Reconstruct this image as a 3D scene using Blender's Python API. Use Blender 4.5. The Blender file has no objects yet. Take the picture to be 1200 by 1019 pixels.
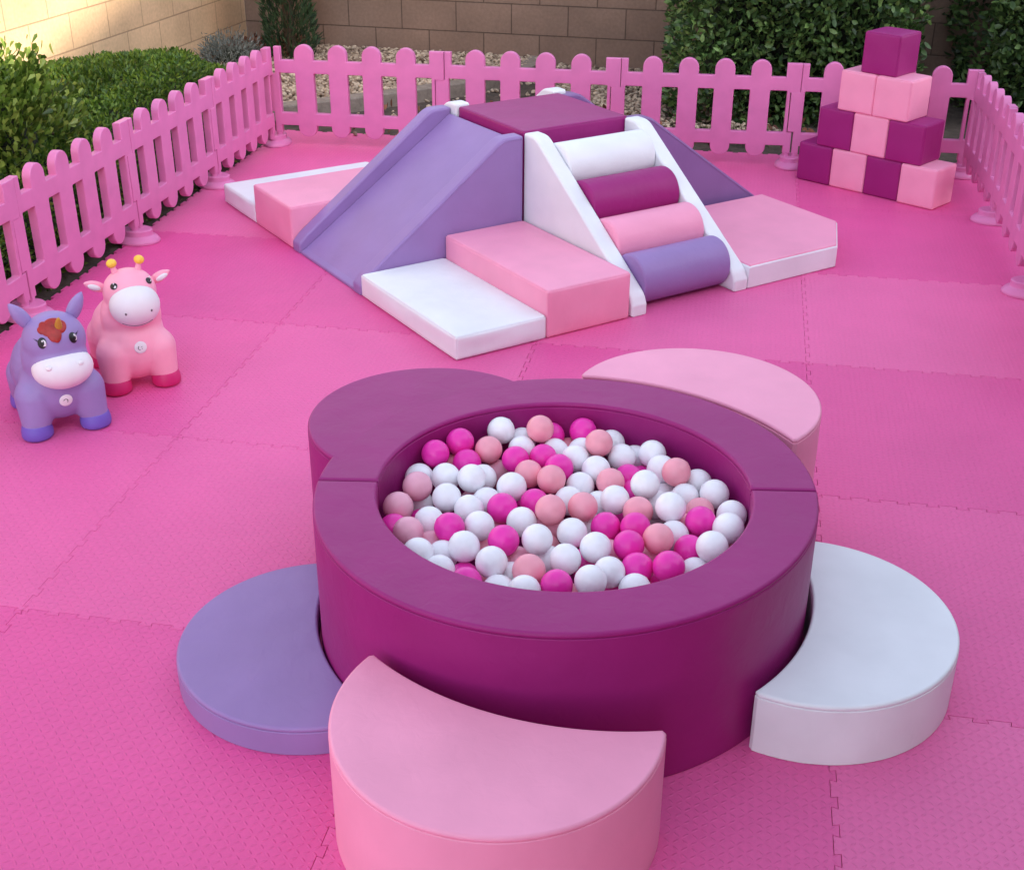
import bpy, bmesh, math, random
import numpy as np
from mathutils import Vector, Matrix, noise
from mathutils.bvhtree import BVHTree

random.seed(7)
RNG = np.random.default_rng(11)
S = bpy.context.scene
COL = S.collection
PI = math.pi


# ------------------------------------------------------------------ helpers
def lin(r, g, b):
    f = lambda c: (c / 12.92 if c <= 0.04045 else ((c + 0.055) / 1.055) ** 2.4)
    return (f(r / 255), f(g / 255), f(b / 255), 1.0)


def link(o, parent=None):
    COL.objects.link(o)
    if parent is not None:
        o.parent = parent
    return o


def tag(o, label=None, cat=None, group=None, kind=None):
    if label:
        o['label'] = label
    if cat:
        o['category'] = cat
    if group:
        o['group'] = group
    if kind:
        o['kind'] = kind
    return o


def empty(name, loc=(0, 0, 0), rz=0.0):
    o = bpy.data.objects.new(name, None)
    o.empty_display_size = 0.1
    o.location = loc
    o.rotation_euler = (0, 0, rz)
    return link(o)


def mesh_obj(name, me, mat, parent=None, smooth=35):
    me.materials.clear()
    me.materials.append(mat)
    if smooth is not None:
        me.polygons.foreach_set('use_smooth', [True] * len(me.polygons))
        if smooth < 180:
            me.set_sharp_from_angle(angle=math.radians(smooth))
    o = bpy.data.objects.new(name, me)
    if smooth is not None and 20 <= smooth <= 60 and len(me.vertices) < 20000:
        wn = o.modifiers.new('flat_faces', 'WEIGHTED_NORMAL')
        wn.keep_sharp = True
        wn.weight = 90
    return link(o, parent)


def prism_mesh(loops, z0, z1, bev, res=3, M=None, fill='BOTH'):
    """2D outline (with holes) turned into a slab with rounded edges"""
    cu = bpy.data.curves.new('outline', 'CURVE')
    cu.dimensions = '2D'
    cu.fill_mode = fill
    cu.bevel_depth = bev
    cu.bevel_resolution = res
    cu.offset = -bev
    cu.extrude = max((z1 - z0) / 2 - bev, 0.0001)
    for lp in loops:
        sp = cu.splines.new('POLY')
        sp.points.add(len(lp) - 1)
        for p, q in zip(sp.points, lp):
            p.co = (q[0], q[1], 0, 1)
        sp.use_cyclic_u = True
    tmp = bpy.data.objects.new('tmp', cu)
    COL.objects.link(tmp)
    dg = bpy.context.evaluated_depsgraph_get()
    me = bpy.data.meshes.new_from_object(tmp.evaluated_get(dg))
    bpy.data.objects.remove(tmp)
    bpy.data.curves.remove(cu)
    bm = bmesh.new()
    bm.from_mesh(me)
    bmesh.ops.remove_doubles(bm, verts=bm.verts, dist=1e-5)
    bmesh.ops.translate(bm, verts=bm.verts, vec=(0, 0, (z0 + z1) / 2))
    if M is not None:
        bm.transform(M)
    bmesh.ops.recalc_face_normals(bm, faces=bm.faces)
    bm.to_mesh(me)
    bm.free()
    return me


def tube_mesh(pts, r, closed=False, n=6):
    bm = bmesh.new()
    P = [Vector(p) for p in pts]
    m = len(P)
    rings = []
    for i, p in enumerate(P):
        a = P[(i - 1) % m] if (closed or i > 0) else p
        b = P[(i + 1) % m] if (closed or i < m - 1) else p
        t = (b - a).normalized()
        up = Vector((0, 0, 1)) if abs(t.z) < 0.9 else Vector((1, 0, 0))
        u = t.cross(up).normalized()
        v = u.cross(t).normalized()
        rings.append([bm.verts.new(p + r * (math.cos(2 * PI * k / n) * u + math.sin(2 * PI * k / n) * v)) for k in range(n)])
    for i in range(m if closed else m - 1):
        A, B = rings[i], rings[(i + 1) % m]
        for k in range(n):
            bm.faces.new((A[k], A[(k + 1) % n], B[(k + 1) % n], B[k]))
    if not closed:
        bm.faces.new(rings[0][::-1])
        bm.faces.new(rings[-1])
    bmesh.ops.recalc_face_normals(bm, faces=bm.faces)
    me = bpy.data.meshes.new('tube')
    bm.to_mesh(me)
    bm.free()
    return me


def puffbox_mesh(sx, sy, sz, r=0.012, puff=0.006, seed=0, n=14):
    """upholstered block: rounded edges and slightly swollen faces, base centre at the origin"""
    rnd = random.Random(seed)
    ph = [rnd.uniform(0, 6.28) for _ in range(6)]
    bm = bmesh.new()
    h = Vector((sx / 2, sy / 2, sz / 2))
    e = r * 1.0

    def ticks(half):
        core = half - e
        t = [-half, -half + e * 0.35, -half + e * 0.7]
        t += [-core + 2 * core * i / n for i in range(n + 1)]
        t += [half - e * 0.7, half - e * 0.35, half]
        return t
    T = [ticks(h.x), ticks(h.y), ticks(h.z)]
    cache = {}

    def vert(p):
        key = tuple(round(c, 6) for c in p)
        if key in cache:
            return cache[key]
        inner = Vector([max(-(h[i] - e), min(h[i] - e, p[i])) for i in range(3)])
        d = Vector(p) - inner
        q = inner + d.normalized() * e if d.length > 1e-9 else Vector(p)
        u = [p[i] / h[i] for i in range(3)]
        for i in range(3):
            if abs(u[i]) > 0.999:
                j, k = (i + 1) % 3, (i + 2) % 3
                s = (1 - u[j] ** 4) * (1 - u[k] ** 4)
                w = puff * s * (1 + 0.35 * math.sin(3.1 * u[j] + ph[i]) * math.sin(2.7 * u[k] + ph[i + 3]))
                if i == 2 and u[2] < 0:
                    w = 0
                q[i] += w * (1 if u[i] > 0 else -1)
        cache[key] = bm.verts.new(q + Vector((0, 0, h.z)))
        return cache[key]
    for ax in range(3):
        j, k = (ax + 1) % 3, (ax + 2) % 3
        for s in (-1, 1):
            for a in range(len(T[j]) - 1):
                for b in range(len(T[k]) - 1):
                    quad = []
                    for (da, db) in ((0, 0), (1, 0), (1, 1), (0, 1)):
                        p = [0, 0, 0]
                        p[ax] = s * h[ax]
                        p[j] = T[j][a + da]
                        p[k] = T[k][b + db]
                        quad.append(vert(p))
                    if s < 0:
                        quad.reverse()
                    bm.faces.new(quad)
    me = bpy.data.meshes.new('block')
    bm.to_mesh(me)
    bm.free()
    return me


def lathe_mesh(profile, n=40, sx=1, sy=1):
    bm = bmesh.new()
    rings = []
    for (r, z) in profile:
        if r < 1e-6:
            rings.append([bm.verts.new((0, 0, z))])
        else:
            rings.append([bm.verts.new((r * math.cos(2 * PI * k / n) * sx, r * math.sin(2 * PI * k / n) * sy, z)) for k in range(n)])
    for A, B in zip(rings, rings[1:]):
        for k in range(n):
            if len(A) == 1:
                bm.faces.new((A[0], B[k], B[(k + 1) % n]))
            elif len(B) == 1:
                bm.faces.new((A[k], A[(k + 1) % n], B[0]))
            else:
                bm.faces.new((A[k], A[(k + 1) % n], B[(k + 1) % n], B[k]))
    bmesh.ops.recalc_face_normals(bm, faces=bm.faces)
    me = bpy.data.meshes.new('lathe')
    bm.to_mesh(me)
    bm.free()
    return me


def ellipsoid(bm, c, r, rot=None, seg=24):
    M = Matrix.Translation(c)
    if rot is not None:
        M = M @ rot
    M = M @ Matrix.Diagonal((r[0], r[1], r[2], 1))
    rows = max(6, seg // 2)
    top, bot = bm.verts.new(M @ Vector((0, 0, 1))), bm.verts.new(M @ Vector((0, 0, -1)))
    rings = []
    for i in range(1, rows):
        ph = PI * i / rows
        rings.append([bm.verts.new(M @ Vector((math.sin(ph) * math.cos(2 * PI * k / seg), math.sin(ph) * math.sin(2 * PI * k / seg), math.cos(ph)))) for k in range(seg)])
    for k in range(seg):
        j = (k + 1) % seg
        bm.faces.new((top, rings[0][k], rings[0][j]))
        bm.faces.new((bot, rings[-1][j], rings[-1][k]))
        for A, B in zip(rings, rings[1:]):
            bm.faces.new((A[k], B[k], B[j], A[j]))


def capsule(bm, a, b, ra, rb, k=7):
    a, b = Vector(a), Vector(b)
    for i in range(k):
        t = i / (k - 1)
        r = ra + (rb - ra) * t
        ellipsoid(bm, a.lerp(b, t), (r, r, r), seg=18)


def bm_mesh(bm, name='m'):
    me = bpy.data.meshes.new(name)
    bmesh.ops.recalc_face_normals(bm, faces=bm.faces)
    bm.to_mesh(me)
    bm.free()
    return me


def remeshed(bm, voxel=0.006, smooth=12):
    """one continuous skin round overlapping lumps"""
    me = bm_mesh(bm)
    o = bpy.data.objects.new('tmp', me)
    COL.objects.link(o)
    m = o.modifiers.new('r', 'REMESH')
    m.mode = 'VOXEL'
    m.voxel_size = voxel
    s = o.modifiers.new('s', 'SMOOTH')
    s.factor = 0.5
    s.iterations = smooth
    dg = bpy.context.evaluated_depsgraph_get()
    out = bpy.data.meshes.new_from_object(o.evaluated_get(dg))
    bpy.data.objects.remove(o)
    bpy.data.meshes.remove(me)
    return out


def np_mesh(name, V, F, attr=None):
    """quads from numpy arrays, optional per-vertex random value"""
    me = bpy.data.meshes.new(name)
    V = np.asarray(V, np.float32)
    F = np.asarray(F, np.int32)
    me.vertices.add(len(V))
    me.vertices.foreach_set('co', V.ravel())
    me.loops.add(F.size)
    me.loops.foreach_set('vertex_index', F.ravel())
    me.polygons.add(len(F))
    me.polygons.foreach_set('loop_start', np.arange(0, F.size, F.shape[1], dtype=np.int32))
    me.polygons.foreach_set('loop_total', np.full(len(F), F.shape[1], np.int32))
    me.update(calc_edges=True)
    if attr is not None:
        a = me.attributes.new('rnd', 'FLOAT', 'POINT')
        a.data.foreach_set('value', np.asarray(attr, np.float32))
    return me


def leaf_mesh(P, N, length, width, spread=0.8, fold=0.25, droop=0.0, up=0.0, obovate=0.0):
    """many single leaves: P positions, N outward directions"""
    n = len(P)
    D = N + RNG.normal(0, spread, (n, 3)) + np.array([0, 0, up])
    D /= np.linalg.norm(D, axis=1)[:, None]
    R = RNG.normal(0, 1, (n, 3)) + 0.4 * N
    Wd = np.cross(D, R)
    Wd /= np.linalg.norm(Wd, axis=1)[:, None] + 1e-9
    Nn = np.cross(Wd, D)
    L = length * RNG.uniform(0.65, 1.25, n)[:, None]
    W = width * RNG.uniform(0.7, 1.2, n)[:, None] / 2
    b = P
    t = P + D * L - np.array([0, 0, droop]) * L
    f = Nn * W * fold
    a1, a2 = 0.3 + 0.12 * obovate, 0.68 + 0.1 * obovate
    w1, w2 = 0.85 - 0.25 * obovate, 0.8 + 0.25 * obovate
    l1 = P + D * L * a1 + Wd * W * w1 + f
    r1 = P + D * L * a1 - Wd * W * w1 + f
    l2 = P + D * L * a2 + Wd * W * w2 + f
    r2 = P + D * L * a2 - Wd * W * w2 + f
    V = np.stack([b, l1, l2, t, r2, r1], 1).reshape(-1, 3)
    i = (np.arange(n) * 6)[:, None]
    F = np.concatenate([i + np.array([0, 1, 2, 3]), i + np.array([0, 3, 4, 5])], 0)
    return np_mesh('leaves', V, F, np.repeat(RNG.random(n), 6))


# ------------------------------------------------------------------ materials
def nodes_of(name):
    m = bpy.data.materials.new(name)
    m.use_nodes = True
    nt = m.node_tree
    b = nt.nodes['Principled BSDF']
    return m, nt, b


def N(nt, t, **kw):
    n = nt.nodes.new(t)
    for k, v in kw.items():
        if k in n.inputs:
            n.inputs[k].default_value = v
        else:
            setattr(n, k, v)
    return n


def math_node(nt, op, a, b=None, c=None, clamp=False):
    n = nt.nodes.new('ShaderNodeMath')
    n.operation = op
    n.use_clamp = clamp
    for i, x in enumerate((a, b, c)):
        if x is None:
            continue
        if isinstance(x, (int, float)):
            n.inputs[i].default_value = x
        else:
            nt.links.new(x, n.inputs[i])
    return n.outputs[0]


def vary(nt, color, coord, scale, amt, detail=3):
    nz = N(nt, 'ShaderNodeTexNoise', Scale=scale, Detail=detail)
    nt.links.new(coord, nz.inputs['Vector'])
    mr = N(nt, 'ShaderNodeMapRange')
    mr.inputs['From Min'].default_value = 0.3
    mr.inputs['From Max'].default_value = 0.7
    mr.inputs['To Min'].default_value = 1 - amt
    mr.inputs['To Max'].default_value = 1 + amt
    nt.links.new(nz.outputs['Fac'], mr.inputs['Value'])
    mx = nt.nodes.new('ShaderNodeMix')
    mx.data_type = 'RGBA'
    mx.blend_type = 'MULTIPLY'
    mx.inputs['Factor'].default_value = 1
    if isinstance(color, tuple):
        mx.inputs['A'].default_value = color
    else:
        nt.links.new(color, mx.inputs['A'])
    nt.links.new(mr.outputs[0], mx.inputs['B'])
    return mx.outputs['Result']


def vinyl(name, color, rough=0.45, wrinkle=0.5, coat=0.05, spec=0.4):
    m, nt, b = nodes_of(name)
    tc = N(nt, 'ShaderNodeTexCoord')
    co = tc.outputs['Object']
    nt.links.new(vary(nt, color, co, 5.0, 0.05), b.inputs['Base Color'])
    b.inputs['Roughness'].default_value = rough
    b.inputs['Specular IOR Level'].default_value = spec
    b.inputs['Coat Weight'].default_value = coat
    b.inputs['Coat Roughness'].default_value = 0.3
    big = N(nt, 'ShaderNodeTexNoise', Scale=6.0, Detail=2.0, Roughness=0.4)
    mid = N(nt, 'ShaderNodeTexNoise', Scale=28.0, Detail=2.0, Roughness=0.5, Distortion=0.8)
    fine = N(nt, 'ShaderNodeTexVoronoi', Scale=420.0)
    for n in (big, mid, fine):
        nt.links.new(co, n.inputs['Vector'])
    rg = N(nt, 'ShaderNodeTexNoise', Scale=7.0, Detail=1.5, Roughness=0.5, Distortion=1.2, noise_type='RIDGED_MULTIFRACTAL')
    nt.links.new(co, rg.inputs['Vector'])
    b0 = N(nt, 'ShaderNodeBump', Strength=wrinkle * 0.16, Distance=0.006)
    nt.links.new(rg.outputs['Fac'], b0.inputs['Height'])
    b1 = N(nt, 'ShaderNodeBump', Strength=wrinkle * 0.45, Distance=0.03)
    nt.links.new(b0.outputs[0], b1.inputs['Normal'])
    nt.links.new(big.outputs['Fac'], b1.inputs['Height'])
    b2 = N(nt, 'ShaderNodeBump', Strength=wrinkle * 0.5, Distance=0.004)
    nt.links.new(mid.outputs['Fac'], b2.inputs['Height'])
    nt.links.new(b1.outputs[0], b2.inputs['Normal'])
    b3 = N(nt, 'ShaderNodeBump', Strength=0.12, Distance=0.0006)
    nt.links.new(fine.outputs['Distance'], b3.inputs['Height'])
    nt.links.new(b2.outputs[0], b3.inputs['Normal'])
    nt.links.new(b3.outputs[0], b.inputs['Normal'])
    return m


def plastic(name, color, rough=0.38, sss=0.0, bump=0.05, scale=12, var=0.04):
    m, nt, b = nodes_of(name)
    tc = N(nt, 'ShaderNodeTexCoord')
    co = tc.outputs['Object']
    nt.links.new(vary(nt, color, co, scale, var), b.inputs['Base Color'])
    b.inputs['Roughness'].default_value = rough
    if sss:
        b.inputs['Subsurface Weight'].default_value = sss
        b.inputs['Subsurface Radius'].default_value = (0.02, 0.012, 0.015)
        b.inputs['Subsurface Scale'].default_value = 0.6
    nz = N(nt, 'ShaderNodeTexNoise', Scale=60.0, Detail=3.0)
    nt.links.new(co, nz.inputs['Vector'])
    bp = N(nt, 'ShaderNodeBump', Strength=bump, Distance=0.003)
    nt.links.new(nz.outputs['Fac'], bp.inputs['Height'])
    nt.links.new(bp.outputs[0], b.inputs['Normal'])
    return m


def ball_plastic(name, color, trans=0.10):
    """thin hollow plastic that lets some light through"""
    m, nt, b = nodes_of(name)
    tc = N(nt, 'ShaderNodeTexCoord')
    colr = vary(nt, color, tc.outputs['Object'], 30.0, 0.05)
    nt.links.new(colr, b.inputs['Base Color'])
    b.inputs['Roughness'].default_value = 0.33
    nz = N(nt, 'ShaderNodeTexNoise', Scale=45.0, Detail=2.0)
    nt.links.new(tc.outputs['Object'], nz.inputs['Vector'])
    bp = N(nt, 'ShaderNodeBump', Strength=0.15, Distance=0.003)
    nt.links.new(nz.outputs['Fac'], bp.inputs['Height'])
    nt.links.new(bp.outputs[0], b.inputs['Normal'])
    tr = N(nt, 'ShaderNodeBsdfTranslucent')
    nt.links.new(colr, tr.inputs['Color'])
    mix = N(nt, 'ShaderNodeMixShader', Fac=trans)
    nt.links.new(b.outputs[0], mix.inputs[1])
    nt.links.new(tr.outputs[0], mix.inputs[2])
    nt.links.new(mix.outputs[0], nt.nodes['Material Output'].inputs['Surface'])
    return m


def foliage(name, dark, mid, light, rough=0.45, trans=0.25):
    m, nt, b = nodes_of(name)
    at = N(nt, 'ShaderNodeAttribute', attribute_name='rnd')
    cr = N(nt, 'ShaderNodeValToRGB')
    cr.color_ramp.elements[0].color = dark
    cr.color_ramp.elements[1].color = light
    e = cr.color_ramp.elements.new(0.55)
    e.color = mid
    nt.links.new(at.outputs['Fac'], cr.inputs['Fac'])
    tc = N(nt, 'ShaderNodeTexCoord')
    colr = vary(nt, cr.outputs['Color'], tc.outputs['Object'], 3.0, 0.3)
    nt.links.new(colr, b.inputs['Base Color'])
    b.inputs['Roughness'].default_value = rough
    tr = N(nt, 'ShaderNodeBsdfTranslucent')
    nt.links.new(colr, tr.inputs['Color'])
    mix = N(nt, 'ShaderNodeMixShader', Fac=trans)
    nt.links.new(b.outputs[0], mix.inputs[1])
    nt.links.new(tr.outputs[0], mix.inputs[2])
    nt.links.new(mix.outputs[0], nt.nodes['Material Output'].inputs['Surface'])
    return m


def mat_foam_floor():
    m, nt, b = nodes_of('foam_floor')
    tc = N(nt, 'ShaderNodeTexCoord')
    co = tc.outputs['Object']
    sep = N(nt, 'ShaderNodeSeparateXYZ')
    nt.links.new(co, sep.inputs[0])
    cell = 0.0185
    cx = math_node(nt, 'DIVIDE', sep.outputs['X'], cell)
    cy = math_node(nt, 'DIVIDE', sep.outputs['Y'], cell)
    ix, iy = math_node(nt, 'FLOOR', cx), math_node(nt, 'FLOOR', cy)
    fx = math_node(nt, 'SUBTRACT', math_node(nt, 'SUBTRACT', cx, ix), 0.5)
    fy = math_node(nt, 'SUBTRACT', math_node(nt, 'SUBTRACT', cy, iy), 0.5)
    par = math_node(nt, 'FLOORED_MODULO', math_node(nt, 'ADD', ix, iy), 2.0)
    sg = math_node(nt, 'MULTIPLY_ADD', par, 2.0, -1.0)
    sfy = math_node(nt, 'MULTIPLY', sg, fy)
    a = math_node(nt, 'MULTIPLY', math_node(nt, 'ADD', fx, sfy), 0.7071 / 0.46)
    c = math_node(nt, 'MULTIPLY', math_node(nt, 'SUBTRACT', fx, sfy), 0.7071 / 0.15)
    d = math_node(nt, 'ADD', math_node(nt, 'MULTIPLY', a, a), math_node(nt, 'MULTIPLY', c, c))
    h = math_node(nt, 'SUBTRACT', 1.0, d, clamp=True)
    oi = N(nt, 'ShaderNodeObjectInfo')
    hs = N(nt, 'ShaderNodeHueSaturation')
    hs.inputs['Color'].default_value = MAT_PINK
    nt.links.new(math_node(nt, 'MULTIPLY_ADD', oi.outputs['Random'], 0.09, 0.955), hs.inputs['Value'])
    nt.links.new(math_node(nt, 'MULTIPLY_ADD', oi.outputs['Random'], -0.08, 1.04), hs.inputs['Saturation'])
    col = vary(nt, hs.outputs[0], co, 1.7, 0.06)
    col = vary(nt, col, co, 90.0, 0.04)
    nt.links.new(col, b.inputs['Base Color'])
    b.inputs['Roughness'].default_value = 0.5
    b.inputs['Specular IOR Level'].default_value = 0.4
    nz = N(nt, 'ShaderNodeTexNoise', Scale=500.0, Detail=2.0)
    nt.links.new(co, nz.inputs['Vector'])
    lo = N(nt, 'ShaderNodeTexNoise', Scale=4.0, Detail=2.0)
    nt.links.new(co, lo.inputs['Vector'])
    b0 = N(nt, 'ShaderNodeBump', Strength=0.35, Distance=0.03)
    nt.links.new(lo.outputs['Fac'], b0.inputs['Height'])
    b1 = N(nt, 'ShaderNodeBump', Strength=0.8, Distance=0.0016)
    nt.links.new(h, b1.inputs['Height'])
    nt.links.new(b0.outputs[0], b1.inputs['Normal'])
    b2 = N(nt, 'ShaderNodeBump', Strength=0.15, Distance=0.0008)
    nt.links.new(nz.outputs['Fac'], b2.inputs['Height'])
    nt.links.new(b1.outputs[0], b2.inputs['Normal'])
    nt.links.new(b2.outputs[0], b.inputs['Normal'])
    return m


def mat_block_wall(name, c1, c2, mortar):
    m, nt, b = nodes_of(name)
    tc = N(nt, 'ShaderNodeTexCoord')
    co = tc.outputs['Object']
    sep = N(nt, 'ShaderNodeSeparateXYZ')
    nt.links.new(co, sep.inputs[0])
    cmb = N(nt, 'ShaderNodeCombineXYZ')
    nt.links.new(sep.outputs['X'], cmb.inputs['X'])
    nt.links.new(sep.outputs['Z'], cmb.inputs['Y'])
    br = N(nt, 'ShaderNodeTexBrick', Scale=1.0)
    br.inputs['Brick Width'].default_value = 0.425
    br.inputs['Row Height'].default_value = 0.213
    br.inputs['Mortar Size'].default_value = 0.0045
    br.inputs['Mortar Smooth'].default_value = 0.3
    br.inputs['Bias'].default_value = 0.0
    br.offset = 0.5
    br.inputs['Color1'].default_value = c1
    br.inputs['Color2'].default_value = c2
    br.inputs['Mortar'].default_value = mortar
    nt.links.new(cmb.outputs[0], br.inputs['Vector'])
    col = vary(nt, br.outputs['Color'], co, 2.2, 0.16, 5)
    col = vary(nt, col, co, 45.0, 0.09, 4)
    nt.links.new(col, b.inputs['Base Color'])
    b.inputs['Roughness'].default_value = 0.9
    nz = N(nt, 'ShaderNodeTexNoise', Scale=120.0, Detail=5.0, Roughness=0.7)
    nt.links.new(co, nz.inputs['Vector'])
    b1 = N(nt, 'ShaderNodeBump', Strength=0.8, Distance=0.006, invert=True)
    nt.links.new(br.outputs['Fac'], b1.inputs['Height'])
    b2 = N(nt, 'ShaderNodeBump', Strength=0.4, Distance=0.006)
    nt.links.new(nz.outputs['Fac'], b2.inputs['Height'])
    nt.links.new(b1.outputs[0], b2.inputs['Normal'])
    nt.links.new(b2.outputs[0], b.inputs['Normal'])
    return m


def rough_mat(name, c1, c2, scale=8, rough=0.9, bump=0.5, dist=0.02, attr=False):
    m, nt, b = nodes_of(name)
    tc = N(nt, 'ShaderNodeTexCoord')
    co = tc.outputs['Object']
    cr = N(nt, 'ShaderNodeValToRGB')
    cr.color_ramp.elements[0].color = c1
    cr.color_ramp.elements[1].color = c2
    nz = N(nt, 'ShaderNodeTexNoise', Scale=scale, Detail=6.0, Roughness=0.65)
    nt.links.new(co, nz.inputs['Vector'])
    if attr:
        at = N(nt, 'ShaderNodeAttribute', attribute_name='rnd')
        nt.links.new(at.outputs['Fac'], cr.inputs['Fac'])
        col = vary(nt, cr.outputs['Color'], co, scale, 0.15)
    else:
        cr.color_ramp.elements[0].position = 0.3
        cr.color_ramp.elements[1].position = 0.7
        nt.links.new(nz.outputs['Fac'], cr.inputs['Fac'])
        col = cr.outputs['Color']
    nt.links.new(col, b.inputs['Base Color'])
    b.inputs['Roughness'].default_value = rough
    bp = N(nt, 'ShaderNodeBump', Strength=bump, Distance=dist)
    nt.links.new(nz.outputs['Fac'], bp.inputs['Height'])
    nt.links.new(bp.outputs[0], b.inputs['Normal'])
    return m


MAT_PINK = lin(230, 94, 158)
PLUM = vinyl('plum_vinyl', lin(152, 32, 112), coat=0.0, spec=0.28)
PINK = vinyl('pink_vinyl', lin(243, 156, 187))
PURPLE = vinyl('purple_vinyl', lin(150, 120, 176))
PURPLE_SHADED = vinyl('shaded_purple_vinyl', lin(134, 98, 152))  # purple vinyl darkened to carry the shade on the rear slide's side
WHITE = vinyl('white_vinyl', lin(232, 232, 236))
FENCE = plastic('pink_fence_plastic', lin(217, 122, 176), rough=0.42, bump=0.12, var=0.05)
FLOOR = mat_foam_floor()
BALL = {'W': ball_plastic('white_ball', lin(252, 250, 254)),
        'H': ball_plastic('magenta_ball', lin(250, 54, 180)),
        'S': ball_plastic('salmon_ball', lin(252, 168, 184)),
        'P': ball_plastic('pale_pink_ball', lin(244, 176, 196))}
SOIL = rough_mat('dark_soil', lin(58, 48, 44), lin(98, 84, 74), 14, 0.95, 0.8, 0.03)
CURB = rough_mat('concrete_curb', lin(120, 108, 98), lin(150, 138, 128), 30, 0.9, 0.3, 0.01)
STONE = rough_mat('gravel_stone', lin(112, 92, 78), lin(206, 186, 162), 40, 0.85, 0.3, 0.005, attr=True)
BARK = rough_mat('bark', lin(60, 46, 36), lin(96, 76, 60), 30, 0.9, 0.8, 0.01)
LITTER = rough_mat('dry_leaves', lin(84, 44, 34), lin(150, 96, 70), 30, 0.8, 0.2, 0.005, attr=True)
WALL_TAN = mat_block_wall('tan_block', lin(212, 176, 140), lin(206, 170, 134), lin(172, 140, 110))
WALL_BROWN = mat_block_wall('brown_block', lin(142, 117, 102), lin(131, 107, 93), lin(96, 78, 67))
STUCCO = rough_mat('stucco', lin(178, 160, 140), lin(190, 172, 150), 60, 0.9, 0.3, 0.005)
ROOFING = rough_mat('roof_tiles', lin(120, 82, 66), lin(146, 102, 84), 20, 0.9, 0.6, 0.03)
CORE = rough_mat('hedge_inside', lin(20, 26, 16), lin(34, 42, 24), 20, 0.95, 0.8, 0.05)
LEAF_HEDGE = foliage('hedge_leaf', lin(48, 70, 38), lin(72, 100, 52), lin(122, 152, 84), 0.4, 0.2)
LEAF_COVER = foliage('cover_leaf', lin(50, 80, 28), lin(82, 116, 38), lin(126, 154, 56), 0.5, 0.3)
LEAF_BUSH = foliage('bush_leaf', lin(58, 82, 30), lin(104, 132, 50), lin(172, 190, 92), 0.35, 0.35)
LEAF_CYP = foliage('cypress_leaf', lin(34, 54, 36), lin(52, 78, 48), lin(78, 106, 66), 0.6, 0.15)
LEAF_GREY = foliage('grey_leaf', lin(92, 98, 92), lin(126, 132, 126), lin(156, 162, 158), 0.7, 0.15)
LEAF_WEED = foliage('weed_leaf', lin(74, 88, 46), lin(108, 118, 70), lin(150, 152, 104), 0.6, 0.25)
TOY_PURPLE = plastic('toy_purple', lin(152, 128, 184), 0.5, 0.12, 0.03)
TOY_PURPLE_DARK = plastic('toy_hoof_purple', lin(112, 88, 184), 0.5, 0.1, 0.03)
TOY_PINK = plastic('toy_pink', lin(250, 166, 190), 0.5, 0.12, 0.03)
TOY_MAGENTA = plastic('toy_hoof_magenta', lin(206, 36, 110), 0.5, 0.1, 0.03)
TOY_WHITE = plastic('toy_white', lin(232, 226, 230), 0.5, 0.12, 0.03)
TOY_YELLOW = plastic('toy_yellow', lin(246, 196, 70), 0.5, 0.1, 0.03)
TOY_RED = plastic('toy_mane_red', lin(158, 32, 28), 0.45, 0.05, 0.2, 40, 0.25)
TOY_GOLD = plastic('toy_horn_gold', lin(190, 140, 50), 0.4, 0.0, 0.2)
BLACK = plastic('toy_black', lin(22, 20, 24), 0.35, 0.0, 0.0)
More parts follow.
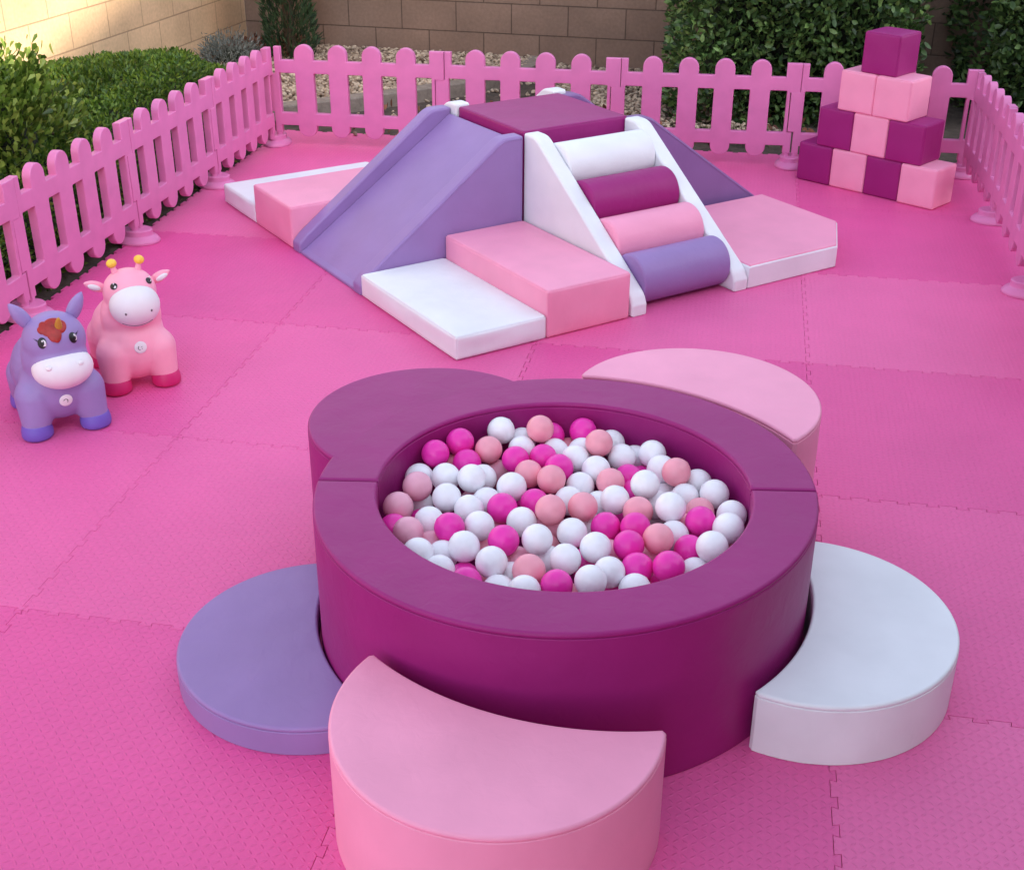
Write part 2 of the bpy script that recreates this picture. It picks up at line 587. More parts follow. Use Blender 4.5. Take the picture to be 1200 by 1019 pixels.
BALLS = [
    ('H', -0.1970, 2.8896, 0.3548), ('H', -0.1357, 2.9525, 0.3558), ('W', -0.0293, 3.0160, 0.3578), ('S', -0.0608, 2.9343, 0.3432),
    ('H', -0.1161, 2.8890, 0.3271), ('S', -0.1504, 2.9398, 0.2864), ('W', -0.2355, 2.8303, 0.3173), ('P', -0.2335, 2.7393, 0.3436),
    ('W', -0.1668, 2.7981, 0.3366), ('W', -0.1002, 2.7698, 0.3495), ('W', -0.0743, 2.8299, 0.3160), ('W', -0.1593, 2.6979, 0.3358),
    ('P', -0.2756, 2.6651, 0.3283), ('W', -0.0620, 2.7184, 0.3124), ('W', -0.1033, 2.6507, 0.3306), ('W', 0.0277, 3.0343, 0.3169),
    ('S', 0.0743, 2.9985, 0.3721), ('H', 0.1052, 3.0453, 0.3270), ('S', 0.1535, 3.0446, 0.2808), ('H', 0.1905, 3.0401, 0.3438),
    ('S', 0.2270, 2.9373, 0.3625), ('W', 0.2659, 3.0199, 0.3189), ('W', 0.0258, 2.9635, 0.3294), ('W', 0.1137, 2.9751, 0.3152),
    ('W', 0.1847, 2.9757, 0.3179), ('W', 0.1640, 2.9074, 0.3320), ('W', 0.2878, 2.9328, 0.3222), ('H', 0.0094, 2.8928, 0.3362),
    ('H', 0.0810, 2.9125, 0.3308), ('H', 0.1202, 2.8504, 0.3345), ('S', 0.0425, 2.8273, 0.3310), ('S', 0.0989, 2.7804, 0.3419),
    ('W', 0.2157, 2.8549, 0.3278), ('W', 0.1725, 2.7974, 0.3128), ('S', 0.2479, 2.7892, 0.3295), ('W', -0.0002, 2.7507, 0.3358),
    ('P', -0.0361, 2.9281, 0.2748), ('W', 0.2518, 2.6894, 0.3364), ('H', -0.0230, 2.6584, 0.3299), ('H', 0.0561, 2.7083, 0.3153),
    ('S', 0.0925, 2.6188, 0.3490), ('S', 0.1715, 2.6478, 0.3403), ('W', 0.1418, 2.7310, 0.3089), ('W', 0.2157, 2.7367, 0.2934),
    ('W', 0.3270, 2.9863, 0.2908), ('W', 0.3673, 2.9386, 0.3305), ('W', 0.3841, 2.8677, 0.3237), ('S', 0.4142, 2.8062, 0.3497),
    ('H', 0.2997, 2.8660, 0.2986), ('H', 0.3099, 2.7948, 0.2925), ('W', 0.3287, 2.7310, 0.3561), ('W', 0.4729, 2.8221, 0.3088),
    ('W', 0.5025, 2.7375, 0.3260), ('W', 0.4315, 2.7487, 0.3090), ('W', 0.3793, 2.6201, 0.3570), ('S', 0.3042, 2.6393, 0.3333),
    ('S', 0.4600, 2.6818, 0.3068), ('W', 0.3604, 2.7433, 0.2919), ('H', 0.4484, 2.5896, 0.3360), ('W', 0.5298, 2.6345, 0.3270),
    ('W', 0.5070, 2.5463, 0.3444), ('W', 0.4549, 2.4487, 0.3546), ('S', 0.3374, 2.4919, 0.3487), ('H', 0.2679, 2.4694, 0.3442),
    ('H', 0.2920, 2.5668, 0.3329), ('H', 0.2820, 2.3971, 0.3284), ('H', 0.3496, 2.3776, 0.3467), ('H', 0.4111, 2.4937, 0.3171),
    ('H', 0.2238, 2.5908, 0.3187), ('W', 0.3825, 2.5613, 0.3138), ('S', 0.4087, 2.6340, 0.2924), ('P', 0.3254, 2.5152, 0.2805),
    ('W', 0.2171, 2.3709, 0.3362), ('W', 0.2711, 2.3245, 0.3214), ('W', 0.4158, 2.4221, 0.3015), ('H', 0.3142, 2.4299, 0.2720),
    ('P', -0.2408, 2.5305, 0.3411), ('W', -0.1973, 2.6141, 0.3194), ('W', -0.2336, 2.7691, 0.2762), ('H', -0.1451, 2.5394, 0.3466),
    ('W', -0.0761, 2.5627, 0.3378), ('W', -0.1076, 2.4489, 0.3526), ('W', -0.2119, 2.4378, 0.3404), ('W', -0.1613, 2.3861, 0.3284),
    ('W', -0.1592, 2.4783, 0.3089), ('P', -0.1905, 2.5478, 0.2899), ('W', -0.0446, 2.3949, 0.3460), ('H', -0.0184, 2.4746, 0.3530),
    ('W', 0.0240, 2.6032, 0.3244), ('W', 0.0586, 2.4796, 0.3534), ('W', 0.1419, 2.5477, 0.3289), ('W', 0.1911, 2.4521, 0.3489),
    ('W', 0.1212, 2.4171, 0.3400), ('S', 0.0387, 2.3704, 0.3400), ('P', 0.0129, 2.4861, 0.2881), ('W', 0.0845, 2.4926, 0.2864),
    ('H', 0.0988, 2.3161, 0.3378), ('W', 0.1723, 2.3147, 0.3505), ('W', -0.0001, 2.4140, 0.2920), ('W', 0.0281, 2.2966, 0.3339),
    ('W', -0.0288, 2.3354, 0.3085), ('H', -0.1071, 2.4165, 0.2895), ('H', -0.1002, 2.3474, 0.3209), ('H', -0.2808, 2.5951, 0.3088),
    ('P', 0.0957, 2.6512, 0.2832), ('H', 0.1700, 2.4830, 0.2858), ('H', 0.2351, 2.4030, 0.2729), ('P', 0.2272, 2.5276, 0.2819),
    ('P', -0.2283, 2.4352, 0.2685), ('W', -0.2437, 2.5761, 0.2479), ('W', -0.2736, 2.6434, 0.2535), ('H', -0.2243, 2.6977, 0.2611),
    ('W', -0.1593, 2.4376, 0.2426), ('W', -0.0716, 2.3023, 0.2583), ('W', -0.1222, 2.3556, 0.2509), ('S', -0.0524, 2.4432, 0.2487),
    ('S', -0.0664, 2.5808, 0.2670), ('P', -0.0980, 2.7709, 0.2750), ('W', 0.0101, 2.2985, 0.2579), ('S', -0.0372, 2.3711, 0.2448),
    ('P', -0.0383, 2.6485, 0.2584), ('P', 0.0837, 2.2991, 0.2641), ('H', 0.0453, 2.3632, 0.2637), ('S', 0.0802, 2.5789, 0.2663),
    ('H', 0.0482, 2.7756, 0.2644), ('W', 0.1161, 2.2328, 0.2615), ('W', 0.1594, 2.2909, 0.2750), ('S', 0.1187, 2.3632, 0.2742),
    ('S', 0.2386, 2.3021, 0.2591), ('H', 0.1869, 2.3536, 0.2477), ('W', 0.2057, 2.6514, 0.2750), ('S', 0.3216, 2.2918, 0.2626),
    ('W', 0.2934, 2.3600, 0.2605), ('H', 0.2655, 2.7706, 0.2395), ('H', 0.3667, 2.3657, 0.2668), ('W', 0.3797, 2.4325, 0.2383),
    ('W', 0.3510, 2.7708, 0.2248), ('W', 0.3864, 2.8165, 0.2708), ('H', 0.3397, 2.9183, 0.2651), ('H', 0.4732, 2.4322, 0.2563),
    ('W', 0.4615, 2.5046, 0.2644), ('S', 0.5289, 2.6444, 0.2539), ('H', -0.2718, 2.6020, 0.1849), ('H', -0.1877, 2.4577, 0.1776),
    ('W', -0.2352, 2.5371, 0.1857), ('S', -0.1033, 2.3199, 0.1893), ('H', -0.1481, 2.3875, 0.1896), ('W', -0.1062, 2.4648, 0.1993),
    ('W', -0.0296, 2.3187, 0.1935), ('S', 0.0085, 2.2555, 0.1979), ('H', 0.0482, 2.3251, 0.2005), ('P', 0.0840, 2.2605, 0.2011),
    ('H', 0.1620, 2.2618, 0.2050), ('W', 0.2045, 2.3198, 0.1847), ('W', 0.2398, 2.2569, 0.2007), ('H', 0.2769, 2.3235, 0.1985),
    ('W', 0.3529, 2.3272, 0.2053), ('W', 0.4005, 2.3814, 0.1894), ('W', 0.4351, 2.4664, 0.2030), ('P', 0.5092, 2.5943, 0.2034),
]

SUN_E, SKY_SAT, EXPOSURE, HX, HDZ, SHADE_HEDGE_H, PX0, PY = 3.1, 0.5, 1.75, 0.4, 0.0, 2.9, 0.5, 1.2

# ------------------------------------------------------------------ camera
FPX = 1491.61
cam_d = bpy.data.cameras.new('camera')
cam_d.sensor_fit = 'HORIZONTAL'
cam_d.sensor_width = 36.0
cam_d.lens = 36.0 * FPX / 1200.0
cam_d.clip_start = 0.05
cam_d.clip_end = 400
cam = bpy.data.objects.new('camera', cam_d)
CAM_H = 1.904
cam.matrix_world = Matrix.Translation((0, 0, CAM_H)) @ Matrix.Rotation(PI / 2 - 0.4772, 4, 'X') @ Matrix.Rotation(0.0042, 4, 'Z')
link(cam)
S.camera = cam

# ------------------------------------------------------------------ light
SUN_EL, SUN_AZ = 32.0, -50.0                 # azimuth measured from +X towards +Y
sv = Vector((math.cos(math.radians(SUN_EL)) * math.cos(math.radians(SUN_AZ)),
             math.cos(math.radians(SUN_EL)) * math.sin(math.radians(SUN_AZ)),
             math.sin(math.radians(SUN_EL))))
sd = bpy.data.lights.new('sun', 'SUN')
sd.energy = SUN_E
sd.angle = math.radians(0.9)
sd.color = (1.0, 0.88, 0.70)
so = bpy.data.objects.new('sun', sd)
so.rotation_euler = sv.to_track_quat('Z', 'Y').to_euler()
link(so)
W = bpy.data.worlds.new('World')
S.world = W
W.use_nodes = True
nt = W.node_tree
bg = nt.nodes['Background']
sky = N(nt, 'ShaderNodeTexSky', sky_type='NISHITA')
sky.sun_disc = False
sky.sun_elevation = math.radians(SUN_EL)
sky.sun_rotation = math.radians(90 - SUN_AZ)
sky.air_density = 1.0
sky.dust_density = 1.0
sky.ozone_density = 1.0
hs = N(nt, 'ShaderNodeHueSaturation')
hs.inputs['Saturation'].default_value = SKY_SAT
nt.links.new(sky.outputs[0], hs.inputs['Color'])
nt.links.new(hs.outputs[0], bg.inputs['Color'])
bg.inputs['Strength'].default_value = 0.15
vs = S.view_settings
vs.view_transform = 'Standard'
vs.look = 'None'
vs.gamma = 1
vs.use_curve_mapping = False
vs.exposure = EXPOSURE
S.cycles.max_bounces = 8
S.cycles.diffuse_bounces = 5

# ------------------------------------------------------------------ ground
me = np_mesh('ground', [(-80, -60, -0.016), (80, -60, -0.016), (80, 120, -0.016), (-80, 120, -0.016)], [(0, 1, 2, 3)])
tag(mesh_obj('ground', me, SOIL, None, None), kind='structure')

# foam floor: interlocking tiles, in the frame of the fence
YAW = -0.178
floor_root = empty('foam_floor', (0, 0, 0), YAW)
floor_root['kind'] = 'structure'
U0, V0, TU, TV = -2.725, -0.504, 1.012, 0.978
NU, NV = 4, 8


def tooth_line(a, b, sign, n=12, depth=0.014, skip=False):
    """points from a to b (exclusive of b) with dovetail teeth"""
    a, b = Vector(a), Vector(b)
    t = (b - a).normalized()
    nn = Vector((-t.y, t.x)) * sign * depth / 2
    L = (b - a).length
    pts = [a.copy()]
    for k in range(n):
        s0, s1 = (k + 0.22) / n * L, (k + 0.78) / n * L
        lo = -1 if not skip else -1
        pts += [a + t * s0 + nn * lo, a + t * (s0 - 0.004) + nn, a + t * (s1 + 0.004) + nn, a + t * s1 + nn * lo]
        if False:
            pass
    return pts


def inset(pts, d):
    """pull a polygon (counter-clockwise) inwards by d"""
    out = []
    m = len(pts)
    for i in range(m):
        p0, p1, p2 = pts[i - 1], pts[i], pts[(i + 1) % m]
        t1, t2 = (p1 - p0).normalized(), (p2 - p1).normalized()
        n1, n2 = Vector((-t1.y, t1.x)), Vector((-t2.y, t2.x))
        k = n1 + n2
        k = k / max(k.dot(n1), 0.3)
        out.append(p1 + k * d)
    return out


for i in range(NU):
    for j in range(NV):
        x0, x1 = U0 + i * TU, U0 + (i + 1) * TU
        y0, y1 = V0 + j * TV, V0 + (j + 1) * TV
        A, B, C_, D_ = (x0, y0), (x1, y0), (x1, y1), (x0, y1)
        pts = tooth_line(A, B, 1)
        pts += tooth_line(B, C_, 1)
        q = tooth_line(D_, C_, 1)
        pts += [Vector(C_)] + [p for p in reversed(q)][:-1]
        q = tooth_line(A, D_, 1)
        pts += [Vector(D_)] + [p for p in reversed(q)][:-1]
        clean = [pts[0]]
        for p in pts[1:]:
            if (p - clean[-1]).length > 1e-5:
                clean.append(p)
        gap = 0.0003 + 0.0005 * random.random()
        tm = prism_mesh([inset(clean, gap)], -0.012, 0.0, 0.0012, 1)
        t = mesh_obj('mat_tile', tm, FLOOR, floor_root, 30)
        t.location = (0, 0, 0)

# ------------------------------------------------------------------ fence
FH = 0.553
PLW = 0.97


def fence_outline(L):
    g = 0.0015
    hz0, hz1, hz2 = 0.118, 0.19, 0.402
    rail_t, rail_b = 0.481, 0.116
    pw = 0.0535
    c = [L * k / 5 for k in (1, 2, 3, 4)]
    o = [(0.022 + g, FH), (0.022 + g, hz2 + g), (-0.030 + g, hz2 + g), (-0.030 + g, hz1 + g), (g + 0.003, hz1 + g), (g + 0.003, rail_b - 0.04), (0.042, rail_b - 0.04), (0.042, rail_b)]
    # bottom edge, left to right
    for x in c:
        o.append((x - pw, rail_b))
        zc = 0.052 + pw
        for k in range(0, 13):
            a = PI + PI * k / 12
            o.append((x + pw * math.cos(a), zc + pw * math.sin(a)))
        o.append((x + pw, rail_b))
    o += [(L - 0.045, rail_b), (L - 0.045, rail_b - 0.04), (L - 0.003 - g, rail_b - 0.04), (L - 0.003 - g, hz1 - g), (L - 0.030 - g, hz1 - g), (L - 0.030 - g, hz2 - g), (L + 0.022 - g, hz2 - g), (L + 0.022 - g, FH), (L - 0.060, FH), (L - 0.060, rail_t)]
    for x in reversed(c):
        o.append((x + pw, rail_t))
        zc = 0.567 - pw
        for k in range(0, 13):
            a = PI * k / 12
            o.append((x + pw * math.cos(a), zc + pw * math.sin(a)))
        o.append((x - pw, rail_t))
    o += [(0.060, rail_t), (0.060, FH)]
    clean = [o[0]]
    for p in o[1:]:
        if abs(p[0] - clean[-1][0]) + abs(p[1] - clean[-1][1]) > 1e-4:
            clean.append(p)
    holes = []
    xs = [0.047] + [x for cc in c for x in (cc - pw, cc + pw)] + [L - 0.049]
    for k in range(5):
        a, b = xs[2 * k], xs[2 * k + 1]
        r = 0.006
        z0, z1 = 0.186, 0.410
        h = []
        for (cx, cz, st) in ((a + r, z0 + r, PI), (b - r, z0 + r, 1.5 * PI), (b - r, z1 - r, 0), (a + r, z1 - r, 0.5 * PI)):
            for q in range(4):
                t = st + 0.5 * PI * q / 3
                h.append((cx + r * math.cos(t), cz + r * math.sin(t)))
        holes.append(h)
    return [clean] + holes


UPRIGHT = Matrix.Rotation(PI / 2, 4, 'X')         # (x, y, z) -> (x, -z, y)
panel_me = prism_mesh(fence_outline(PLW), -0.019, 0.019, 0.0045, 2, UPRIGHT)
pin_me = lathe_mesh([(0.0, 0.045), (0.018, 0.045), (0.018, 0.13), (0.0, 0.13)], 20)
foot_me = lathe_mesh([(0, 0.001), (0.079, 0.001), (0.081, 0.006), (0.079, 0.014), (0.070, 0.026), (0.058, 0.032), (0.0555, 0.036), (0.0555, 0.056), (0.052, 0.060), (0, 0.060)], 48, 1.0, 1.0)
FENCE_GROUP = 'pink picket panels fencing the play area'


def fence_panel(a, b, label, foot_at_end=False):
    a, b = Vector(a), Vector(b)
    d = b - a
    root = empty('fence_panel', (a.x, a.y, 0), math.atan2(d.y, d.x))
    root.rotation_euler.x = random.uniform(-0.012, 0.012)
    tag(root, label, 'fence panel', FENCE_GROUP)
    p = mesh_obj('picket_board', panel_me if not panel_me.users else panel_me, FENCE, root, 40)
    p.scale = (d.length / PLW, 1, 1)
    for x in (0.0215, d.length - 0.0225):
        q = mesh_obj('post_pin', pin_me, FENCE, root, 40)
        q.location = (x, 0, 0)
    for x in ([0.0] + ([d.length] if foot_at_end else [])):
        f = mesh_obj('foot', foot_me, FENCE, root, 40)
        f.location = (x, 0, 0)
        f.scale = (1, 1.28, 1)
    return root


BK = [(-1.372, 7.36), (-0.405, 7.215), (0.563, 7.05), (1.521, 6.925), (2.435, 6.775)]
LF = [(-1.386, 7.32), (-1.545, 6.50), (-1.722, 5.61), (-1.905, 4.68), (-2.095, 3.74), (-2.285, 2.80)]
RF = [(2.425, 6.74), (2.320, 5.955), (2.140, 4.983), (1.950, 4.03)]
back_labels = ['pink picket panel in front of the cypress at the back left corner',
               'pink picket panel directly behind the peak of the foam climber',
               'pink picket panel behind the shaded purple rear slide, leafy hedge showing between pickets',
               'pink picket panel half hidden behind the pyramid of foam cubes']
for i in range(4):
    fence_panel(BK[i], BK[i + 1], back_labels[i])
left_labels = ['pink picket panel of the left side nearest the back corner by the cypress',
               'pink picket panel along the spreading green shrub, second from the back left corner',
               'pink picket panel right behind the giraffe and unicorn hopper toys',
               'pink picket panel cut by the left edge of the photo behind the unicorn',
               'pink picket panel beside the lower left of the foam floor']
for i in range(5):
    fence_panel(LF[i + 1], LF[i], left_labels[i])
right_labels = ['pink picket panel of the right side, next to the pyramid of foam cubes',
                'pink picket panel cut by the right edge of the photo',
                'pink picket panel beside the lower right of the foam floor']
for i in range(3):
    fence_panel(RF[i], RF[i + 1], right_labels[i], foot_at_end=(i == 2))

# ------------------------------------------------------------------ ball pit
PC = Vector((0.1233, 2.6392))
SA = -0.0367
RI, RH = 0.444, 0.407


def r_out(a):
    return 0.5986 + 0.0055 * math.cos(a) + 0.0056 * math.sin(a) - 0.0028 * math.cos(2 * a) + 0.0118 * math.sin(2 * a)


def half_ring(name, a0, a1, label):
    root = empty(name, (PC.x, PC.y, 0))
    tag(root, label, 'ball pit wall', 'halves of the round ball pit')
    n = 72
    g = 0.0022
    out, inn = [], []
    for k in range(n + 1):
        a = a0 + (a1 - a0) * k / n
        da = g / 0.6 * (1 - 2 * k / n)
        db = g / RI * (1 - 2 * k / n)
        out.append((r_out(a) * math.cos(a + da), r_out(a) * math.sin(a + da)))
        inn.append((RI * math.cos(a + db), RI * math.sin(a + db)))
    lp = out + inn[::-1]
    mesh_obj('foam_wall', prism_mesh([lp], 0, RH - 0.0135, 0.003, 2), PLUM, root, 40)
    mesh_obj('top_panel', prism_mesh([[tuple(p) for p in inset([Vector(q) for q in lp], 0.0004)]], RH - 0.0155, RH, 0.0074, 4), PLUM, root, 40)
    return root


half_ring('pit_wall', SA + PI, SA + 2 * PI, 'near half of the round plum foam wall around the balls')
half_ring('pit_wall', SA, SA + PI, 'rear half of the round plum foam wall, joined to the plum crescent')
fl = prism_mesh([[(RI * 0.99 * math.cos(2 * PI * k / 64), RI * 0.99 * math.sin(2 * PI * k / 64)) for k in range(64)]], 0.001, 0.03, 0.008, 2)
fo = mesh_obj('pit_cushion', fl, PLUM, None, 40)
fo.location = (PC.x, PC.y, 0)
tag(fo, 'round plum floor cushion lying under the balls inside the pit', 'cushion')


def crescent(name, c, R, h, inner_c, inner_R, mat, label, bev=0.013):
    """disc with a round bite taken out of it"""
    c, ic = Vector(c), Vector(inner_c)
    d = (c - ic).length
    base = math.atan2(c.y - ic.y, c.x - ic.x)
    x = (d * d + inner_R ** 2 - R ** 2) / (2 * d)
    y = math.sqrt(max(inner_R ** 2 - x * x, 0))
    th_i = math.atan2(y, x)
    th_o = math.atan2(y, x - d)
    pts = []
    n = 90
    e = 0.035
    for k in range(n + 1):
        a = base - th_o + e + (2 * th_o - 2 * e) * k / n
        pts.append((c.x + R * math.cos(a) - c.x, c.y + R * math.sin(a) - c.y))
    m = 60
    ei = e * R / inner_R * 0.7
    for k in range(m + 1):
        a = base + th_i - ei - (2 * th_i - 2 * ei) * k / m
        pts.append((ic.x + inner_R * math.cos(a) - c.x, ic.y + inner_R * math.sin(a) - c.y))
    root = empty(name, (c.x, c.y, 0))
    tag(root, label, 'foam step', 'crescent foam steps around the ball pit')
    mesh_obj('foam_body', prism_mesh([pts], 0, h - 0.0125, 0.003, 2), mat, root, 40)
    mesh_obj('top_panel', prism_mesh([[tuple(p) for p in inset([Vector(q) for q in pts], 0.0006)]], h - 0.0150, h, 0.0072, 4), mat, root, 40)
    return root


crescent('crescent_step', (0.702, 2.463), 0.337, 0.160, (0.1233, 2.6392), 0.608, WHITE, 'white crescent foam step on the right of the ball pit')
crescent('crescent_step', (-0.026, 1.975), 0.332, 0.266, (0.225, 2.60), 0.672, PINK, 'tall pink crescent foam step in front of the ball pit, nearest the viewer')
crescent('crescent_step', (-0.463, 2.481), 0.330, 0.075, (0.1233, 2.6392), 0.602, PURPLE, 'thin light purple crescent foam step on the left of the ball pit')
crescent('crescent_step', (0.504, 3.159), 0.341, 0.391, (0.115, 2.635), 0.668, PINK, 'tall pink crescent foam step behind the ball pit on the right')
crescent('crescent_step', (-0.215, 2.994), 0.320, 0.4072, (0.1233, 2.6392), 0.560, PLUM, 'plum crescent foam step level with the pit wall at its back left')

# balls
R_BALL = 0.0372
bm = bmesh.new()
bmesh.ops.create_uvsphere(bm, u_segments=28, v_segments=16, radius=R_BALL)
for v in bm.verts:
    q = v.co.normalized()
    if q.z > 0.985:
        v.co = q * (R_BALL + 0.0014 * (q.z - 0.985) / 0.015)
ball_base = bm_mesh(bm, 'ball')
ball_me = {}
for k, mt in BALL.items():
    m_ = ball_base.copy()
    ball_me[k] = m_
BALL_LABEL = {'W': 'glossy white plastic ball lying in the round plum pit',
              'H': 'hot magenta plastic ball lying in the round plum pit',
              'S': 'salmon pink plastic ball lying in the round plum pit',
              'P': 'pale dusty pink plastic ball lying in the round plum pit'}
KIND = {'W': 'white', 'H': 'magenta', 'S': 'salmon', 'P': 'pale pink'}
for (k, x, y, z) in BALLS:
    o = mesh_obj('pit_ball', ball_me[k], BALL[k], None, 180)
    o.location = (x, y, z)
    k_ = random.uniform(0.965, 1.015)
    o.scale = (k_, k_, k_)
    o.rotation_euler = (random.uniform(-1.2, 1.0), random.uniform(-1, 1), random.uniform(0, 6.28))
    tag(o, BALL_LABEL[k], 'ball', KIND[k] + ' balls in the ball pit')

# ------------------------------------------------------------------ foam climber
CP = Vector((-0.206, 4.263))
PHI = 0.567
CV = Vector((math.cos(PHI), math.sin(PHI)))
CU = Vector((-math.sin(PHI), math.cos(PHI)))
CLG = 'soft foam blocks of the climbing set'


def cw(u, v, z=0.0):
    q = CP + CU * u + CV * v
    return (q.x, q.y, z)


def box_piping(sx, sy, sz, r, parent, mat):
    e = r * 0.27
    x, y = sx / 2 - e, sy / 2 - e
    q = r * 0.5
    bm = bmesh.new()
    runs = [[(x, -y + q, sz - e), (x, y - q, sz - e)], [(-x, -y + q, sz - e), (-x, y - q, sz - e)],
            [(-x + q, y, sz - e), (x - q, y, sz - e)], [(-x + q, -y, sz - e), (x - q, -y, sz - e)],
            [(x, y, q), (x, y, sz - q)], [(-x, y, q), (-x, y, sz - q)], [(x, -y, q), (x, -y, sz - q)], [(-x, -y, q), (-x, -y, sz - q)]]
    for a, b in runs:
        t = tube_mesh([a, b], 0.0017)
        bm.from_mesh(t)
        bpy.data.meshes.remove(t)
    return mesh_obj('seam_piping', bm_mesh(bm), mat, parent, 60)


def block(name, u0, u1, v0, v1, h, mat, label, seed, cat='foam block', z=0.0, puff=0.006, r=0.012):
    """local x runs along v, local y along u"""
    g = 0.0015
    me = puffbox_mesh(v1 - v0 - 2 * g, u1 - u0 - 2 * g, h, r, puff, seed)
    o = mesh_obj(name, me, mat, None, 60)
    o.location = cw((u0 + u1) / 2, (v0 + v1) / 2, z)
    o.rotation_euler = (0, 0, PHI)
    box_piping(v1 - v0 - 2 * g, u1 - u0 - 2 * g, h, r, o, mat)
    tag(o, label, cat, CLG)
    return o


block('foam_step', 0.0, 0.778, 0.0, 0.399, 0.096, WHITE, 'low white foam step at the front corner of the climber', 1)
block('foam_step', 0.0, 0.778, 0.400, 0.793, 0.193, PINK, 'pink foam step between the low white step and the roller ladder', 2)
block('foam_step', 1.905, 2.312, 0.0, 0.80, 0.096, WHITE, 'low white foam step by the left fence behind the pink step', 3)
block('foam_step', 1.474, 1.904, 0.0, 0.78, 0.193, PINK, 'pink foam step left of the near purple slide', 4)
block('foam_platform', 0.802, 1.352, 0.806, 1.360, 0.569, PLUM, 'square plum foam platform at the peak of the climber', 5, 'foam platform', 0, 0.004)

# pad with a cut corner
pg = 0.0015
pv0, pv1, pu0, pu1, ch = 1.412, 2.158, 0.0, 0.747, 0.24
pts = [(pv0, pu0), (pv1 - ch, pu0), (pv1, pu0 + ch), (pv1, pu1), (pv0, pu1)]
pm = ((pv0 + pv1) / 2, (pu0 + pu1) / 2)
pts = [(a - pm[0], b - pm[1]) for a, b in pts]
proot = empty('foam_pad', cw(pm[1], pm[0]), PHI)
tag(proot, 'flat pink topped foam pad with white sides and a cut corner', 'foam pad', CLG)
mesh_obj('pad_base', prism_mesh([pts], 0, 0.098, 0.008, 3), WHITE, proot, 40)
mesh_obj('pad_top', prism_mesh([[(a * 0.985, b * 0.985) for a, b in pts]], 0.088, 0.1045, 0.006, 3), PINK, proot, 40)

PROF = Matrix(((1, 0, 0, 0), (0, 0, 1, 0), (0, 1, 0, 0), (0, 0, 0, 1)))   # (x,y,z)->(x, z, y) profile in x-z, thickness along y


def arc_pts(p0, p1, p2, r, n=6):
    """round the corner p1 between p0 and p2"""
    p0, p1, p2 = Vector(p0), Vector(p1), Vector(p2)
    a, b = (p0 - p1).normalized(), (p2 - p1).normalized()
    ang = a.angle(b)
    t = min(r / math.tan(ang / 2), (p0 - p1).length * 0.49, (p2 - p1).length * 0.49)
    A, B = p1 + a * t, p1 + b * t
    out = []
    for k in range(n + 1):
        s = k / n
        out.append(tuple(A * (1 - s) ** 2 + p1 * 2 * s * (1 - s) + B * s * s))
    return out


def rounded(poly, radii):
    m = len(poly)
    out = []
    for i in range(m):
        if radii[i] <= 0:
            out.append(poly[i])
        else:
            out += arc_pts(poly[i - 1], poly[i], poly[(i + 1) % m], radii[i])
    return out


def side_wall(t0, t1, L, H0, top_run, nose, toe=0.0):
    """upright side panel: x = run from the low end, z = height; thickness t0..t1 along y"""
    poly = [(0.0, 0.0), (L, 0.0), (L, H0), (L - top_run, H0), (toe, nose), (0.0, nose * 0.55)]
    prof = rounded(poly, [0.006, 0.004, 0.012, 0.10, 0.07, 0.02])
    me = prism_mesh([prof], t0, t1, 0.011, 3, PROF)
    return me, prof


def wedge(t0, t1, L, z0, z1, bev=0.008, base=0.0, x0=0.004):
    poly = [(x0, base), (L, base), (L, z1), (x0 + 0.026, z0 + 0.012), (x0, z0)]
    return prism_mesh([rounded(poly, [0.003, 0.003, 0.01, 0.02, 0.008])], t0, t1, bev, 3, PROF)


def slide(loc, rz, width, L, label, H0=0.558, vm=None):
    vm = vm or PURPLE
    root = empty('foam_slide', loc, rz)
    tag(root, label, 'foam slide', CLG)
    tw = 0.075
    for (a, b) in ((-width / 2, -width / 2 + tw), (width / 2 - tw, width / 2)):
        me, prof = side_wall(a, b, L, H0, 0.10, 0.078, 0.035)
        w = mesh_obj('side_wall', me, vm, root, 45)
        yy = a + 0.012 if a < 0 else b - 0.012
        mesh_obj('seam_piping', tube_mesh([(x, yy + (-0.0125 if a < 0 else 0.0125), z) for x, z in inset_profile(prof, 0.011)], 0.0016, True), vm, w, 60)
    mesh_obj('slide_bed', wedge(-width / 2 + tw + 0.001, width / 2 - tw - 0.001, L - 0.004, 0.012, H0 - 0.020), vm, root, 45)
    return root


def inset_profile(prof, d):
    return [tuple(p) for p in inset([Vector(q) for q in prof], d)]


def ladder(loc, rz, width, L, label, H0=0.565, drop=0.0):
    root = empty('roller_ladder', loc, rz)
    tag(root, label, 'roller ladder', CLG)
    tw = 0.076
    for (a, b) in ((-width / 2, -width / 2 + tw), (width / 2 - tw, width / 2)):
        me, prof = side_wall(a, b, L, H0, 0.085, 0.085, 0.02)
        mesh_obj('side_wall', me, WHITE, root, 45)
    rr = 0.104
    for k, (x, z, mt) in enumerate(((0.128, 0.1045, PURPLE), (0.308, 0.203, PINK), (0.482, 0.318, PLUM), (0.660, 0.436, WHITE))):
        hw = width / 2 - tw - 0.002
        prof = [(0.0, -hw)] + [(rr - 0.012 + 0.012 * math.sin(q * PI / 8), -hw + 0.012 - 0.012 * math.cos(q * PI / 8)) for q in range(5)]
        prof += [(rr - 0.012 + 0.012 * math.cos(q * PI / 8), hw - 0.012 + 0.012 * math.sin(q * PI / 8)) for q in range(5)] + [(0.0, hw)]
        me = lathe_mesh(prof, 56)
        me.transform(Matrix.Rotation(PI / 2, 4, 'X'))
        r_ = mesh_obj('foam_roller', me, mt, root, 40)
        r_.location = (x - drop, 0, max(z - drop, 0.106))
    mesh_obj('backing', wedge(-width / 2 + tw + 0.001, width / 2 - tw - 0.001, L - 0.01, 0.012, H0 - 0.12, 0.008, 0.0, 0.11), PLUM, root, 40)
    return root


